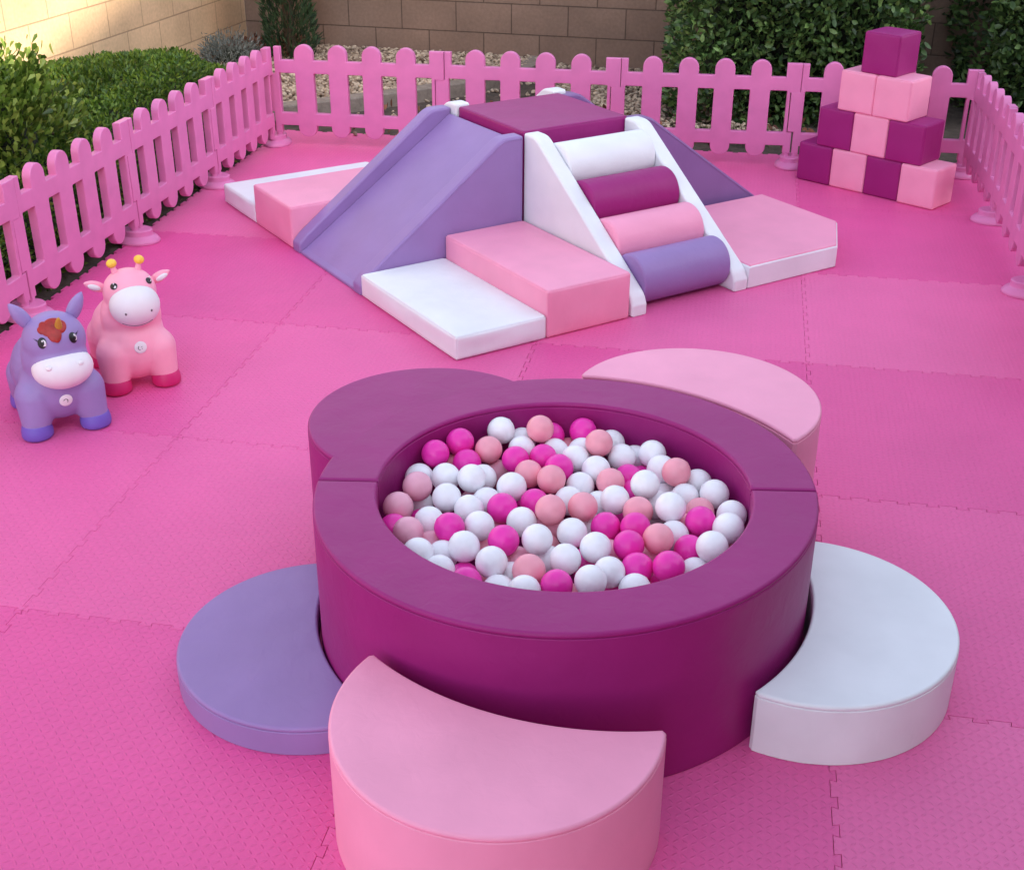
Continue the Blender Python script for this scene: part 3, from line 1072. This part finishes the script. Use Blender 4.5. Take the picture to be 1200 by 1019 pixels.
# near slide: low end at v=0, runs along +v; local x along v -> rotation PHI
slide(cw((0.780 + 1.470) / 2, 0.0), PHI, 0.688, 0.794, 'purple foam slide facing the toys, between white and pink steps')
# rear slide: low end at v=2.16, runs along -v
slide(cw((0.775 + 1.40) / 2, 2.192), PHI + PI, 0.625, 0.828, 'shaded purple foam slide at the rear of the climber, side on', 0.558, PURPLE_SHADED)
# ladder: low end at u=0, runs along +u
ladder(cw(0.0, (0.804 + 1.412) / 2), PHI + PI / 2, 0.606, 0.800, 'white foam ladder with plum, pink and purple rollers')
ladder(cw(2.155, (0.796 + 1.408) / 2), PHI - PI / 2, 0.612, 0.800, 'white foam ladder at the back, only its side tops peeking over the plum platform', 0.578, 0.04)

# ------------------------------------------------------------------ foam cubes
CO = Vector((2.0784, 6.120))
CA = -0.776
CE = Vector((math.cos(CA), math.sin(CA)))
CN = Vector((-CE.y, CE.x))
CS = 0.1995
cube_rows = [
    (0, [(0, 'pink', 'pink foam cube at the right end of the bottom row, its top half bare'),
         (1, 'plum', 'plum foam cube between two pink cubes in the bottom row'),
         (2, 'pink', 'pink foam cube between two plum cubes in the bottom row'),
         (3, 'plum', 'plum foam cube at the left end of the bottom row')]),
    (1, [(0.5, 'plum', 'plum foam cube on the right of the second row, its side showing'),
         (1.5, 'pink', 'pink foam cube in the middle of the second row'),
         (2.5, 'plum', 'plum foam cube on the left of the second row')]),
    (2, [(1.0, 'pink', 'pink foam cube on the right of the third row under the top cube'),
         (2.0, 'pink', 'pink foam cube on the left of the third row under the top cube')]),
    (3, [(1.5, 'plum', 'single plum foam cube crowning the pyramid')])]
sd_ = 20
for lv, row in cube_rows:
    for (i, colr, label) in row:
        sd_ += 1
        me = puffbox_mesh(CS - 0.002, CS - 0.002, CS, 0.011, 0.0035, sd_, 8)
        o = mesh_obj('foam_cube', me, PINK if colr == 'pink' else PLUM, None, 60)
        rr = random.Random(sd_)
        q = CO - CE * CS * (i + 0.5) + CN * (CS * 0.5 + rr.uniform(-0.006, 0.006))
        if lv == 3:
            q = q + CN * 0.01 - CE * 0.0
        o.location = (q.x, q.y, CS * lv + 0.0005)
        o.rotation_euler = (0, 0, CA + rr.uniform(-0.012, 0.012))
        box_piping(CS - 0.002, CS - 0.002, CS, 0.011, o, PINK if colr == 'pink' else PLUM)
        tag(o, label, 'foam cube', 'foam cubes stacked in a pyramid')


# ------------------------------------------------------------------ hopper toys
def surf(bvh, y, z, x_from=1.0):
    """front surface point of the body at (y, z)"""
    hit = bvh.ray_cast(Vector((x_from, y, z)), Vector((-1, 0, 0)))
    return hit[0], hit[1]


def patch(bvh, loc_yz, ry, rz, thick, lift=0.0, tilt=0.0, n=20, bulge=1.0):
    """thin domed oval lying on the front of the body"""
    bm = bmesh.new()
    p, nn = surf(bvh, *loc_yz)
    rot = nn.to_track_quat('X', 'Z').to_matrix().to_4x4()
    M = Matrix.Translation(p + nn * lift) @ rot @ Matrix.Rotation(tilt, 4, 'X') @ Matrix.Diagonal((thick, ry, rz, 1))
    bmesh.ops.create_uvsphere(bm, u_segments=n, v_segments=n // 2, radius=1, matrix=M)
    return bm_mesh(bm), p, nn, rot


def cup(ra, h, z0, rb):
    return lathe_mesh([(0, 0.001), (ra * 0.80, 0.001), (ra * 0.95, 0.006), (ra, 0.016), (ra * 0.99, h * 0.6), (rb, h), (rb * 0.9, h + 0.002), (0, h + 0.002)], 28)


def hopper(loc, rz, unicorn):
    root = empty('hopper_toy', loc, rz)
    k_ = 0.935 if unicorn else 0.945
    root.scale = (k_, k_, k_)
    body_m = TOY_PURPLE if unicorn else TOY_PINK
    hoof_m = TOY_PURPLE_DARK if unicorn else TOY_MAGENTA
    bm = bmesh.new()
    if unicorn:
        ellipsoid(bm, (-0.055, 0, 0.180), (0.185, 0.132, 0.135))
        ellipsoid(bm, (0.055, 0, 0.165), (0.108, 0.128, 0.128))
        ellipsoid(bm, (0.068, 0.004, 0.270), (0.100, 0.110, 0.130))
        ellipsoid(bm, (0.082, 0.010, 0.335), (0.098, 0.106, 0.098))
        ellipsoid(bm, (0.120, 0.012, 0.268), (0.080, 0.098, 0.075))
        legs = [(0.100, 0.096), (0.100, -0.096), (-0.165, 0.085), (-0.165, -0.085)]
    else:
        ellipsoid(bm, (-0.055, 0, 0.172), (0.180, 0.130, 0.132))
        ellipsoid(bm, (0.048, 0, 0.150), (0.108, 0.126, 0.128))
        ellipsoid(bm, (0.042, 0.004, 0.262), (0.085, 0.110, 0.125))
        ellipsoid(bm, (0.052, 0.010, 0.360), (0.090, 0.096, 0.085))
        ellipsoid(bm, (0.092, 0.010, 0.318), (0.075, 0.090, 0.075))
        legs = [(0.097, 0.087), (0.097, -0.087), (-0.160, 0.082), (-0.160, -0.082)]
    for (x, y) in legs:
        capsule(bm, (x * 0.80, y * 0.80, 0.14), (x * 1.06, y * 1.03, 0.045), 0.076, 0.047)
    me = remeshed(bm, 0.0055, 14)
    me.polygons.foreach_set('use_smooth', [True] * len(me.polygons))
    bvh = BVHTree.FromPolygons([v.co.copy() for v in me.vertices], [tuple(p.vertices) for p in me.polygons])
    body = mesh_obj('body', me, body_m, root, 180)
    for (x, y) in legs:
        h = mesh_obj('hoof', cup(0.0535, 0.052, 0, 0.0475), hoof_m, root, 60)
        h.location = (x * 1.07, y * 1.03, 0)
    # muzzle
    bm = bmesh.new()
    if unicorn:
        ellipsoid(bm, (0.142, 0.014, 0.254), (0.082, 0.101, 0.070), Matrix.Rotation(0.15, 4, 'Y'), 40)
    else:
        ellipsoid(bm, (0.112, 0.011, 0.327), (0.078, 0.089, 0.078), Matrix.Rotation(0.10, 4, 'Y'), 40)
    mz = mesh_obj('muzzle', bm_mesh(bm), TOY_WHITE, root, 180)
    mb = bmesh.new()
    mb.from_mesh(mz.data)
    bv2 = BVHTree.FromBMesh(mb)
    mb.free()
    if unicorn:
        for s in (-1, 1):
            m_, p, nn, rot = patch(bv2, (0.014 + 0.052 * s, 0.284), 0.012, 0.010, 0.007)
            mesh_obj('nostril', m_, TOY_WHITE, mz, 180)
    else:
        for s in (-1, 1):
            m_, p, nn, rot = patch(bv2, (0.011 + 0.045 * s, 0.322), 0.0042, 0.0050, 0.002, 0.0005)
            mesh_obj('nostril', m_, plastic_grey, mz, 180)
        pts = []
        for k in range(15):
            y = -0.046 + 0.105 * k / 14
            z = 0.279 - 0.012 * (1 - ((k - 7) / 7) ** 2)
            hit = surf(bv2, y, z)
            if hit[0] is not None:
                pts.append(hit[0] + hit[1] * 0.0004)
        mesh_obj('mouth_line', tube_mesh(pts, 0.0013), plastic_grey, mz, 60)
    # eyes
    ey = [((0.010 if unicorn else 0.012) + s * (0.050 if unicorn else 0.062), 0.361 if unicorn else 0.404) for s in (-1, 1)]
    for (y, z) in ey:
        m_, p, nn, rot = patch(bvh, (y, z), 0.0150, 0.0190 if unicorn else 0.0125, 0.0035, 0.0003)
        e = mesh_obj('eye', m_, BLACK if not unicorn else BLACK, root, 180)
        m2, *_ = patch(bvh, (y + 0.004, z - 0.002), 0.0098 if unicorn else 0.0055, 0.0135 if unicorn else 0.0055, 0.0035, 0.0014)
        w = mesh_obj('eye_white', m2, TOY_WHITE, e, 180)
        m3, *_ = patch(bvh, (y + 0.0015, z + 0.000), 0.0080 if unicorn else 0.0035, 0.0110 if unicorn else 0.0040, 0.0035, 0.0026)
        mesh_obj('pupil', m3, BLACK, e, 180)
        m4, *_ = patch(bvh, (y + 0.003, z + 0.006), 0.0026, 0.0034, 0.0030, 0.0052)
        mesh_obj('glint', m4, TOY_WHITE, e, 180)
        s = 1 if y > 0.011 else -1
        lash = bmesh.new()
        for q in range(3 if not unicorn else 2):
            yy, zz = y + s * (0.010 + 0.003 * q), z + (0.004 + 0.004 * q)
            p, nn = surf(bvh, yy, zz)
            p2, n2 = surf(bvh, yy + s * 0.009, zz + 0.004)
            if p is not None and p2 is not None:
                capsule(lash, p + nn * 0.001, p2 + n2 * 0.001, 0.0017, 0.0007, 5)
        mesh_obj('eyelash', bm_mesh(lash), BLACK, e, 180)
    # badge on the chest
    m_, p, nn, rot = patch(bvh, (0.004, 0.140 if unicorn else 0.178), 0.0225, 0.0225, 0.005, 0.001, 0, 28)
    bd = mesh_obj('badge', m_, TOY_WHITE, root, 180)
    bm = bmesh.new()
    Mx = Matrix.Translation(p + nn * 0.0058) @ rot
    spots = [(0.004, 0.003), (0.004, -0.004)]
    arc = [(-0.004 + 0.0075 * math.cos(t), 0.0075 * math.sin(t)) for t in np.linspace(0.7 * PI if not unicorn else -0.1, (1.45 * PI) if not unicorn else 0.85 * PI, 9)]
    for (yy, zz) in spots:
        ellipsoid(bm, Mx @ Vector((0, yy, zz)), (0.0016, 0.0016, 0.0016), None, 10)
    P3 = [Mx @ Vector((0, yy + 0.002, zz)) for yy, zz in arc]
    for a, b in zip(P3, P3[1:]):
        capsule(bm, a, b, 0.0011, 0.0011, 4)
    mesh_obj('badge_mark', bm_mesh(bm), BLACK, bd, 180)
    # tail
    bm = bmesh.new()
    capsule(bm, (-0.225, 0, 0.25), (-0.262, 0.0, 0.20), 0.018, 0.030)
    mesh_obj('tail', remeshed(bm, 0.005, 8), hoof_m, root, 180)
    if unicorn:
        for s in (-1, 1):
            bm = bmesh.new()
            a, b = Vector((0.055, 0.010 + 0.070 * s, 0.393)), Vector((0.045, 0.010 + 0.118 * s, 0.470))
            for k in range(9):
                t = k / 8
                r = 0.026 * math.sin(PI * (0.28 + 0.66 * t)) ** 0.9
                ellipsoid(bm, a.lerp(b, t), (r * 0.75, r, r), None, 16)
            mesh_obj('ear', remeshed(bm, 0.004, 8), TOY_PURPLE, root, 180)
        bm = bmesh.new()
        for (y, z, ry, rz2, tl) in ((-0.020, 0.402, 0.019, 0.030, 0.6), (-0.006, 0.392, 0.017, 0.036, 0.25), (0.010, 0.388, 0.017, 0.034, -0.15),
                                    (0.030, 0.402, 0.018, 0.024, -0.6), (0.008, 0.415, 0.030, 0.020, 0), (-0.034, 0.398, 0.012, 0.016, 0.8)):
            m_, p, nn, rot = patch(bvh, (y, z), ry, rz2, 0.0065, -0.0015, tl)
            bm.from_mesh(m_)
        mesh_obj('mane', bm_mesh(bm), TOY_RED, root, 180)
        p, nn = surf(bvh, 0.022, 0.404)
        hm = lathe_mesh([(0, -0.01), (0.0125, -0.01), (0.0135, 0.0), (0.0115, 0.008), (0.0120, 0.012), (0.0088, 0.022), (0.0090, 0.026), (0.005, 0.037), (0, 0.044)], 20)
        hn = mesh_obj('horn', hm, TOY_GOLD, root, 60)
        hn.location = p
        hn.rotation_euler = (nn * 0.6 + Vector((0.2, 0, 0.8))).to_track_quat('Z', 'Y').to_euler()
        tag(root, 'purple inflatable unicorn hopper with red forelock and white muzzle', 'hopper toy', 'inflatable animal hoppers')
    else:
        for s in (-1, 1):
            bm = bmesh.new()
            a, b = Vector((0.035, 0.010 + 0.085 * s, 0.378)), Vector((0.045, 0.010 + 0.155 * s, 0.412))
            for k in range(10):
                t = k / 9
                r = 0.022 * math.sin(PI * (0.22 + 0.74 * t)) ** 0.9
                ellipsoid(bm, a.lerp(b, t), (r * 0.5, r * 0.8, r), None, 16)
            er = mesh_obj('ear', remeshed(bm, 0.004, 8), TOY_PINK, root, 180)
            bm = bmesh.new()
            ellipsoid(bm, Vector((0.0515, 0.010 + 0.120 * s, 0.393)), (0.005, 0.024, 0.010), Matrix.Rotation(0.42 * s, 4, 'X'), 18)
            mesh_obj('inner_ear', bm_mesh(bm), TOY_WHITE, er, 180)
            hm = lathe_mesh([(0, -0.02), (0.018, -0.02), (0.012, 0.005), (0.0095, 0.022), (0.011, 0.030), (0, 0.034)], 20)
            hn = mesh_obj('horn', hm, TOY_PINK, root, 60)
            hn.location = (0.045, 0.010 + 0.040 * s, 0.431)
            hn.rotation_euler = (-0.22 * s, 0.05, 0)
            bm = bmesh.new()
            ellipsoid(bm, (0, 0, 0.040), (0.0185, 0.0185, 0.0160), None, 22)
            mesh_obj('knob', bm_mesh(bm), TOY_YELLOW, hn, 180)
        tag(root, 'pink inflatable giraffe hopper with yellow horn knobs and white muzzle', 'hopper toy', 'inflatable animal hoppers')
    return root


plastic_grey = plastic('toy_grey', lin(110, 96, 104), 0.5)
hopper((-1.500, 3.787, 0), math.atan2(-0.90, 0.44) + 0.05, True)
hopper((-1.338, 4.122, 0), math.atan2(-0.93, 0.37) + 0.09, False)

# ------------------------------------------------------------------ block walls
def wall(name, a, b, h, t, mat, label, cap=True):
    a, b = Vector(a), Vector(b)
    d = b - a
    root = empty(name, (a.x, a.y, 0), math.atan2(d.y, d.x))
    tag(root, label, 'wall')
    L = d.length
    bm = bmesh.new()
    bmesh.ops.create_cube(bm, size=1, matrix=Matrix.Translation((L / 2, t / 2, h / 2 - 0.05)) @ Matrix.Diagonal((L, t, h + 0.1, 1)))
    mesh_obj('block_face', bm_mesh(bm), mat, root, None)
    bm = bmesh.new()
    bmesh.ops.create_cube(bm, size=1, matrix=Matrix.Translation((L / 2, t / 2, h + 0.025)) @ Matrix.Diagonal((L, t + 0.03, 0.05, 1)))
    mesh_obj('cap', bm_mesh(bm), mat, root, None)
    return root


corner = Vector((-2.075, 10.24))
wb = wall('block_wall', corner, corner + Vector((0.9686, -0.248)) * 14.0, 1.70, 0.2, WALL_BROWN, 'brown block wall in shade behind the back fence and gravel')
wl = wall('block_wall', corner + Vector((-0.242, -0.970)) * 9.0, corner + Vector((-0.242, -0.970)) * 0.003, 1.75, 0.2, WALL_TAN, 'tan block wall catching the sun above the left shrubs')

# ------------------------------------------------------------------ curb, gravel, litter
cpts = [(-2.15, 7.60), (-1.80, 7.78), (-1.42, 7.99), (-1.05, 8.20), (-0.70, 8.42), (-0.32, 8.69), (-0.05, 8.95), (0.14, 9.25), (0.24, 9.6)]


def offset_line(pts, d):
    out = []
    for i, p in enumerate(pts):
        a = Vector(pts[max(i - 1, 0)])
        b = Vector(pts[min(i + 1, len(pts) - 1)])
        t = (b - a).normalized()
        out.append((p[0] - t.y * d, p[1] + t.x * d))
    return out


cm = prism_mesh([cpts + offset_line(cpts, 0.12)[::-1]], -0.03, 0.075, 0.012, 2)
tag(mesh_obj('concrete_curb', cm, CURB, None, 40), 'low concrete edging strip curving between gravel and dark soil', 'curb')


def side_of_curb(x, y):
    for (a, b) in zip(cpts, cpts[1:]):
        if a[0] <= x <= b[0]:
            t = (x - a[0]) / (b[0] - a[0])
            return y - (a[1] + t * (b[1] - a[1]))
    return -1.0


def stones(P, size, seed):
    rg = np.random.default_rng(seed)
    ico = bmesh.new()
    bmesh.ops.create_icosphere(ico, subdivisions=1, radius=1)
    ico.verts.ensure_lookup_table()
    bv = np.array([v.co[:] for v in ico.verts])
    bf = np.array([[v.index for v in f.verts] for f in ico.faces])
    ico.free()
    n = len(P)
    sc = size * rg.uniform(0.55, 1.3, (n, 1, 1)) * np.concatenate([rg.uniform(0.7, 1.3, (n, 1, 2)), rg.uniform(0.45, 0.8, (n, 1, 1))], 2)
    jit = 1 + rg.uniform(-0.22, 0.22, (n, len(bv), 1))
    V = bv[None] * jit * sc
    a = rg.uniform(0, 6.28, n)
    c, s = np.cos(a)[:, None], np.sin(a)[:, None]
    tl = rg.uniform(-0.5, 0.5, n)[:, None]
    X = V[..., 0] * c - V[..., 1] * s
    Y = V[..., 0] * s + V[..., 1] * c
    Z = V[..., 2] + X * tl
    V = np.stack([X, Y, Z], 2) + P[:, None]
    F = bf[None] + (np.arange(n) * len(bv))[:, None, None]
    return np_mesh('stones', V.reshape(-1, 3), F.reshape(-1, 3), np.repeat(rg.random(n), len(bv)))


gp = []
while len(gp) < 15000:
    x, y = RNG.uniform(-2.2, 1.6), RNG.uniform(7.5, 10.2)
    if y > 10.24 - 0.256 * (x + 2.075) - 0.02:
        continue
    s_ = side_of_curb(x, y)
    if x < 0.2:
        ok = s_ > 0.13
        if x < -1.75 and y < 9.2:
            ok = False
    else:
        ok = RNG.random() < 0.8 if x < 0.95 else RNG.random() < 0.25
    if not ok:
        ok = RNG.random() < 0.03 and y > 7.55 + (0.0 if x > -1.2 else 0.3)
    if ok:
        mound = 0.0
        gp.append((x, y, 0.0 + RNG.uniform(-0.012, 0.02) + (0.05 if s_ > 0.13 and x < 0.2 else 0.0)))
gp = np.array(gp)
tag(mesh_obj('gravel', stones(gp, 0.0165, 5), STONE, None, 60), kind='stuff')
# bed under the gravel behind the curb
bed = [(-1.95, 7.84)] + offset_line(cpts, 0.115)[2:] + [(0.1, 9.68), (-2.05, 10.22)]
tag(mesh_obj('gravel_bed', prism_mesh([bed], -0.03, 0.045, 0.004, 1), rough_mat('gravel_dirt', lin(130, 110, 94), lin(170, 150, 130), 30), None, 40), kind='structure')
lp = np.stack([RNG.uniform(-2.15, -1.55, 700), RNG.uniform(9.55, 10.12, 700), RNG.uniform(0.05, 0.12, 700)], 1)
lp2 = np.stack([RNG.uniform(-1.5, 2.4, 500), RNG.uniform(7.35, 8.3, 500), RNG.uniform(-0.01, 0.01, 500)], 1)
lp2 = lp2[0.177 * lp2[:, 0] + 0.984 * lp2[:, 1] > 7.36]
lp = np.concatenate([lp, lp2])
tag(mesh_obj('leaf_litter', leaf_mesh(lp, np.tile([0, 0, 0.3], (len(lp), 1)), 0.05, 0.028, 0.9), LITTER, None, None), kind='stuff')


# ------------------------------------------------------------------ plants
def shell_points(n, x0, x1, y0, y1, z0, z1, depth=0.22, amp=0.10, fr=2.2):
    """points near the surface of a lumpy clipped hedge, with outward directions"""
    P, Nn = [], []
    while len(P) < n:
        f = random.random()
        if f < 0.62:
            p = Vector((random.uniform(x0, x1), y0, random.uniform(z0, z1)))
            d = Vector((0, -1, 0.25))
        elif f < 0.76:
            p = Vector((x0, random.uniform(y0, y1), random.uniform(z0, z1)))
            d = Vector((-1, 0, 0.25))
        elif f < 0.86:
            p = Vector((x1, random.uniform(y0, y1), random.uniform(z0, z1)))
            d = Vector((1, 0, 0.25))
        else:
            p = Vector((random.uniform(x0, x1), random.uniform(y0, y1), z1))
            d = Vector((0, 0, 1))
        b = noise.noise(p * fr) * amp + noise.noise(p * fr * 3.1) * amp * 0.5
        p = p + d * (b - random.random() ** 2 * depth)
        P.append(p[:])
        Nn.append(d[:])
    return np.array(P), np.array(Nn)


def hedge(x0, x1, y0, y1, z1, n, label, rz=-0.06):
    root = empty('hedge', ((x0 + x1) / 2, (y0 + y1) / 2, 0), rz)
    cx, cy = (x0 + x1) / 2, (y0 + y1) / 2
    P, Nn = shell_points(n, x0 - cx, x1 - cx, y0 - cy, y1 - cy, -0.02, z1)
    mesh_obj('foliage', leaf_mesh(P, Nn, 0.058, 0.032, 0.75, 0.3), LEAF_HEDGE, root, None)
    core = puffbox_mesh(x1 - x0 - 0.46, y1 - y0 - 0.46, z1 - 0.22, 0.1, 0.03, 3)
    mesh_obj('branches', core, CORE, root, 60)
    tag(root, label, 'hedge', 'clipped leafy hedges')
    return root


hedge(1.04, 2.50, 7.86, 9.05, 1.75, 15000, 'dark leafy hedge between the brown wall and the top foam cube')
hedge(2.93, 4.85, 7.75, 8.95, 1.75, 17000, 'dark leafy hedge behind the right end of the fence')

# cypress
root = empty('cypress', (-1.64, 9.62, 0.04))
P, Nn = [], []
for k in range(11000):
    z = random.random() ** 0.85 * 2.3
    a = random.uniform(0, 2 * PI)
    r = 0.185 * (1 - (z / 2.5) ** 3) * (0.72 + 0.28 * min(1, z / 0.15 + 0.3))
    r *= 1 + 0.16 * noise.noise(Vector((math.cos(a) * 2, math.sin(a) * 2, z * 4)))
    r *= 1 - 0.45 * random.random() ** 2
    P.append((r * math.cos(a), r * math.sin(a), z))
    Nn.append((math.cos(a) * 0.5, math.sin(a) * 0.5, 1.0))
mesh_obj('crown', leaf_mesh(np.array(P), np.array(Nn), 0.062, 0.012, 0.35, 0.2), LEAF_CYP, root, None)
mesh_obj('trunk', lathe_mesh([(0.0, -0.05), (0.045, -0.05), (0.035, 0.8), (0.02, 1.7), (0.0, 2.1)], 12), BARK, root, 60)
tag(root, 'narrow dark green columnar cypress against the brown wall', 'cypress')


# spreading shrub between fence and left wall
def fence_x(y):
    return -1.386 + (y - 7.32) * 0.199


def wall_x(y):
    return -2.075 + (y - 10.24) * 0.2495


def cover_h(x, y):
    a = fence_x(y) - 0.10 - x             # distance from the fence
    if y > 7.3:
        a = -1.56 - 0.16 * (y - 7.3) - x
    b = x - wall_x(y)                     # distance from the wall
    if a < 0 or b < 0:
        return -1
    h = 0.41 + 0.06 * math.exp(-((y - 7.4) / 0.7) ** 2)
    h *= min(1, (a / 0.30)) ** 0.5
    h *= 0.80 + 0.20 * min(1, b / 0.4)
    if y > 7.7:
        h *= max(0.0, 1 - (y - 7.7) / 1.75)
    h += 0.05 * noise.noise(Vector((x * 3.2, y * 3.2, 0))) + 0.025 * noise.noise(Vector((x * 9, y * 9, 3)))
    return h


P, Nn = [], []
while len(P) < 52000:
    y = random.uniform(4.3, 9.45)
    x = random.uniform(wall_x(y), fence_x(y) - 0.06)
    h = cover_h(x, y)
    if h < 0.03:
        continue
    e = 0.02
    gx = (cover_h(x + e, y) - cover_h(x - e, y)) / (2 * e)
    gy = (cover_h(x, y + e) - cover_h(x, y - e)) / (2 * e)
    dep = random.random() ** 2 * 0.10
    P.append((x, y, h - dep))
    nn = Vector((-max(-3, min(3, gx)), -max(-3, min(3, gy)), 1)).normalized()
    Nn.append(nn[:])
for k in range(5000):                      # the side facing the fence
    y = random.uniform(4.3, 9.0)
    x = fence_x(y) - 0.10 - random.random() * 0.10
    if y > 7.3:
        continue
    P.append((x, y, random.uniform(0, 0.42)))
    Nn.append((0.9, -0.2, 0.4))
ox, oy = -2.2, 7.0
P = np.array(P) - np.array([ox, oy, 0])
root = empty('spreading_shrub', (ox, oy, 0))
mesh_obj('foliage', leaf_mesh(P, np.array(Nn), 0.029, 0.013, 0.7, 0.3, up=0.2), LEAF_COVER, root, None)
# woody inside, a lower copy of the same mound
gx_, gy_ = 26, 70
V, F = [], []
for j in range(gy_ + 1):
    y = 4.3 + 5.2 * j / gy_
    for i in range(gx_ + 1):
        t = i / gx_
        x = wall_x(y) + 0.02 + (fence_x(y) - 0.16 - wall_x(y)) * t
        V.append((x - ox, y - oy, max(cover_h(x, y) - 0.10, -0.01)))
for j in range(gy_):
    for i in range(gx_):
        a = j * (gx_ + 1) + i
        F.append((a, a + 1, a + gx_ + 2, a + gx_ + 1))
mesh_obj('branches', np_mesh('twigs', V, F), CORE, root, 180)
tag(root, 'low spreading green shrub filling the bed between left fence and tan wall', 'shrub')


def bush(loc, rx, ry, rz, n, leaf_l, leaf_w, mat, label, name='bush', obov=1.0, stems=9, up=0.5):
    root = empty(name, loc)
    P, Nn = [], []
    cl = []
    for k in range(stems * 7):              # leaf rosettes at twig ends
        a, ph = random.uniform(0, 2 * PI), math.acos(random.uniform(-0.25, 1))
        d = Vector((math.sin(ph) * math.cos(a), math.sin(ph) * math.sin(a), math.cos(ph)))
        s = random.uniform(0.78, 1.12)
        cl.append((Vector((d.x * rx * s, d.y * ry * s, rz + d.z * rz * s)), d))
    for k in range(n):
        c, d = random.choice(cl)
        q = c + Vector([random.gauss(0, 0.045) for _ in range(3)])
        if q.z < 0.02:
            q.z = 0.02 + random.random() * 0.1
        P.append(q[:])
        Nn.append((d + Vector((0, 0, 0.3)))[:])
    mesh_obj('foliage', leaf_mesh(np.array(P), np.array(Nn), leaf_l, leaf_w, 0.55, 0.35, 0.0, up, obov), mat, root, None)
    bm = bmesh.new()
    for c, d in cl[::2]:
        capsule(bm, (random.uniform(-.05, .05), random.uniform(-.05, .05), 0), c, 0.012, 0.005, 6)
    mesh_obj('stems', bm_mesh(bm), BARK, root, 60)
    bm = bmesh.new()
    ellipsoid(bm, (0, 0, rz * 0.9), (rx * 0.66, ry * 0.66, rz * 0.82))
    mesh_obj('branches', bm_mesh(bm), CORE, root, 60)
    tag(root, label, 'bush')
    return root


bush((-2.36, 5.68, 0.0), 0.31, 0.40, 0.45, 6000, 0.046, 0.023, LEAF_BUSH, 'sunlit bush with broad light green leaves at the left edge', up=0.6)
bush((-2.06, 9.50, 0.0), 0.17, 0.24, 0.085, 2200, 0.035, 0.008, LEAF_GREY, 'pale grey leaved low bush at the foot of the left wall', 'grey_bush', 0.0, 8, 0.6)

# weeds at the back edge of the floor
for (x, y, s, lb) in ((1.19, 7.47, 0.9, 'small dry green weed tuft under the back fence, left of another tuft'), (1.42, 7.40, 1.0, 'small dry green weed tuft beside the fence foot left of the cubes')):
    root = empty('weed_tuft', (x, y, -0.016))
    n = 130
    P = np.stack([RNG.normal(0, 0.05, n), RNG.normal(0, 0.03, n), RNG.uniform(0, 0.015, n)], 1)
    mesh_obj('blades', leaf_mesh(P, np.tile([0, 0, 1.0], (n, 1)), 0.11 * s, 0.007, 0.35), LEAF_WEED, root, None)
    tag(root, lb, 'weed', 'weed tufts under the back fence')


# ------------------------------------------------------------------ unseen building behind the viewpoint and tall right hedge, both added for shade
root = empty('shade_house', (2.7, -2.5, 0))


def slab(poly, y0, y1):
    """x-z outline swept along y"""
    bm = bmesh.new()
    A = [bm.verts.new((x, y0, z)) for x, z in poly]
    B = [bm.verts.new((x, y1, z)) for x, z in poly]
    m = len(poly)
    bm.faces.new(A)
    bm.faces.new(B[::-1])
    for k in range(m):
        bm.faces.new((A[k], B[k], B[(k + 1) % m], A[(k + 1) % m]))
    return bm_mesh(bm)


def gh(x):  # roofline bent to set the shadow edge on the tan wall
    return HDZ + (7.82 - 0.75 * (5.2 - x) if x < 5.2 else 7.82 + 1.27 * (x - 5.2) if x < 6.18 else 9.065 + 1.03 * (x - 6.18))


W_ = lambda x: x - 2.7
mesh_obj('wall', slab([(W_(HX), 0), (W_(5.2), 0), (W_(5.2), gh(5.2)), (W_(HX), gh(HX))], -9.5, 0), STUCCO, root, None)
mesh_obj('wall', slab([(W_(5.21), 0), (W_(17), 0), (W_(17), gh(8.2)), (W_(8.2), gh(8.2)), (W_(6.18), gh(6.18)), (W_(5.21), gh(5.21))], -0.6, 0), STUCCO, root, None)  # thin tall slab added to keep the back wall in shade
mesh_obj('roof', slab([(W_(HX - 0.2), gh(HX - 0.2) + 0.003), (W_(5.2), gh(5.2) + 0.003), (W_(5.2), gh(5.2) + 0.06), (W_(HX - 0.2), gh(HX - 0.2) + 0.06)], -9.6, 0.05), ROOFING, root, None)
mesh_obj('shade_roof', slab([(PX0 - 2.7, 2.75), (6.0, 2.75), (6.0, 2.9), (PX0 - 2.7, 2.9)], 0.01, PY + 2.5), STUCCO, root, None)  # added overhang, holds sky light off the pit and near floor
for px_ in (8.4,):
    mesh_obj('post', slab([(px_ - 2.7, 0), (px_ - 2.58, 0), (px_ - 2.58, 2.749), (px_ - 2.7, 2.749)], PY + 2.2, PY + 2.32), STUCCO, root, None)
tag(root, 'unseen stucco building, added and sloped to shade the yard', 'shade_house')
hedge(4.1, 5.3, -0.5, 4.6, SHADE_HEDGE_H, 7000, 'unseen tall leafy hedge added along the right to shade the yard', 0.0)  # added out of view to hold back light from the right
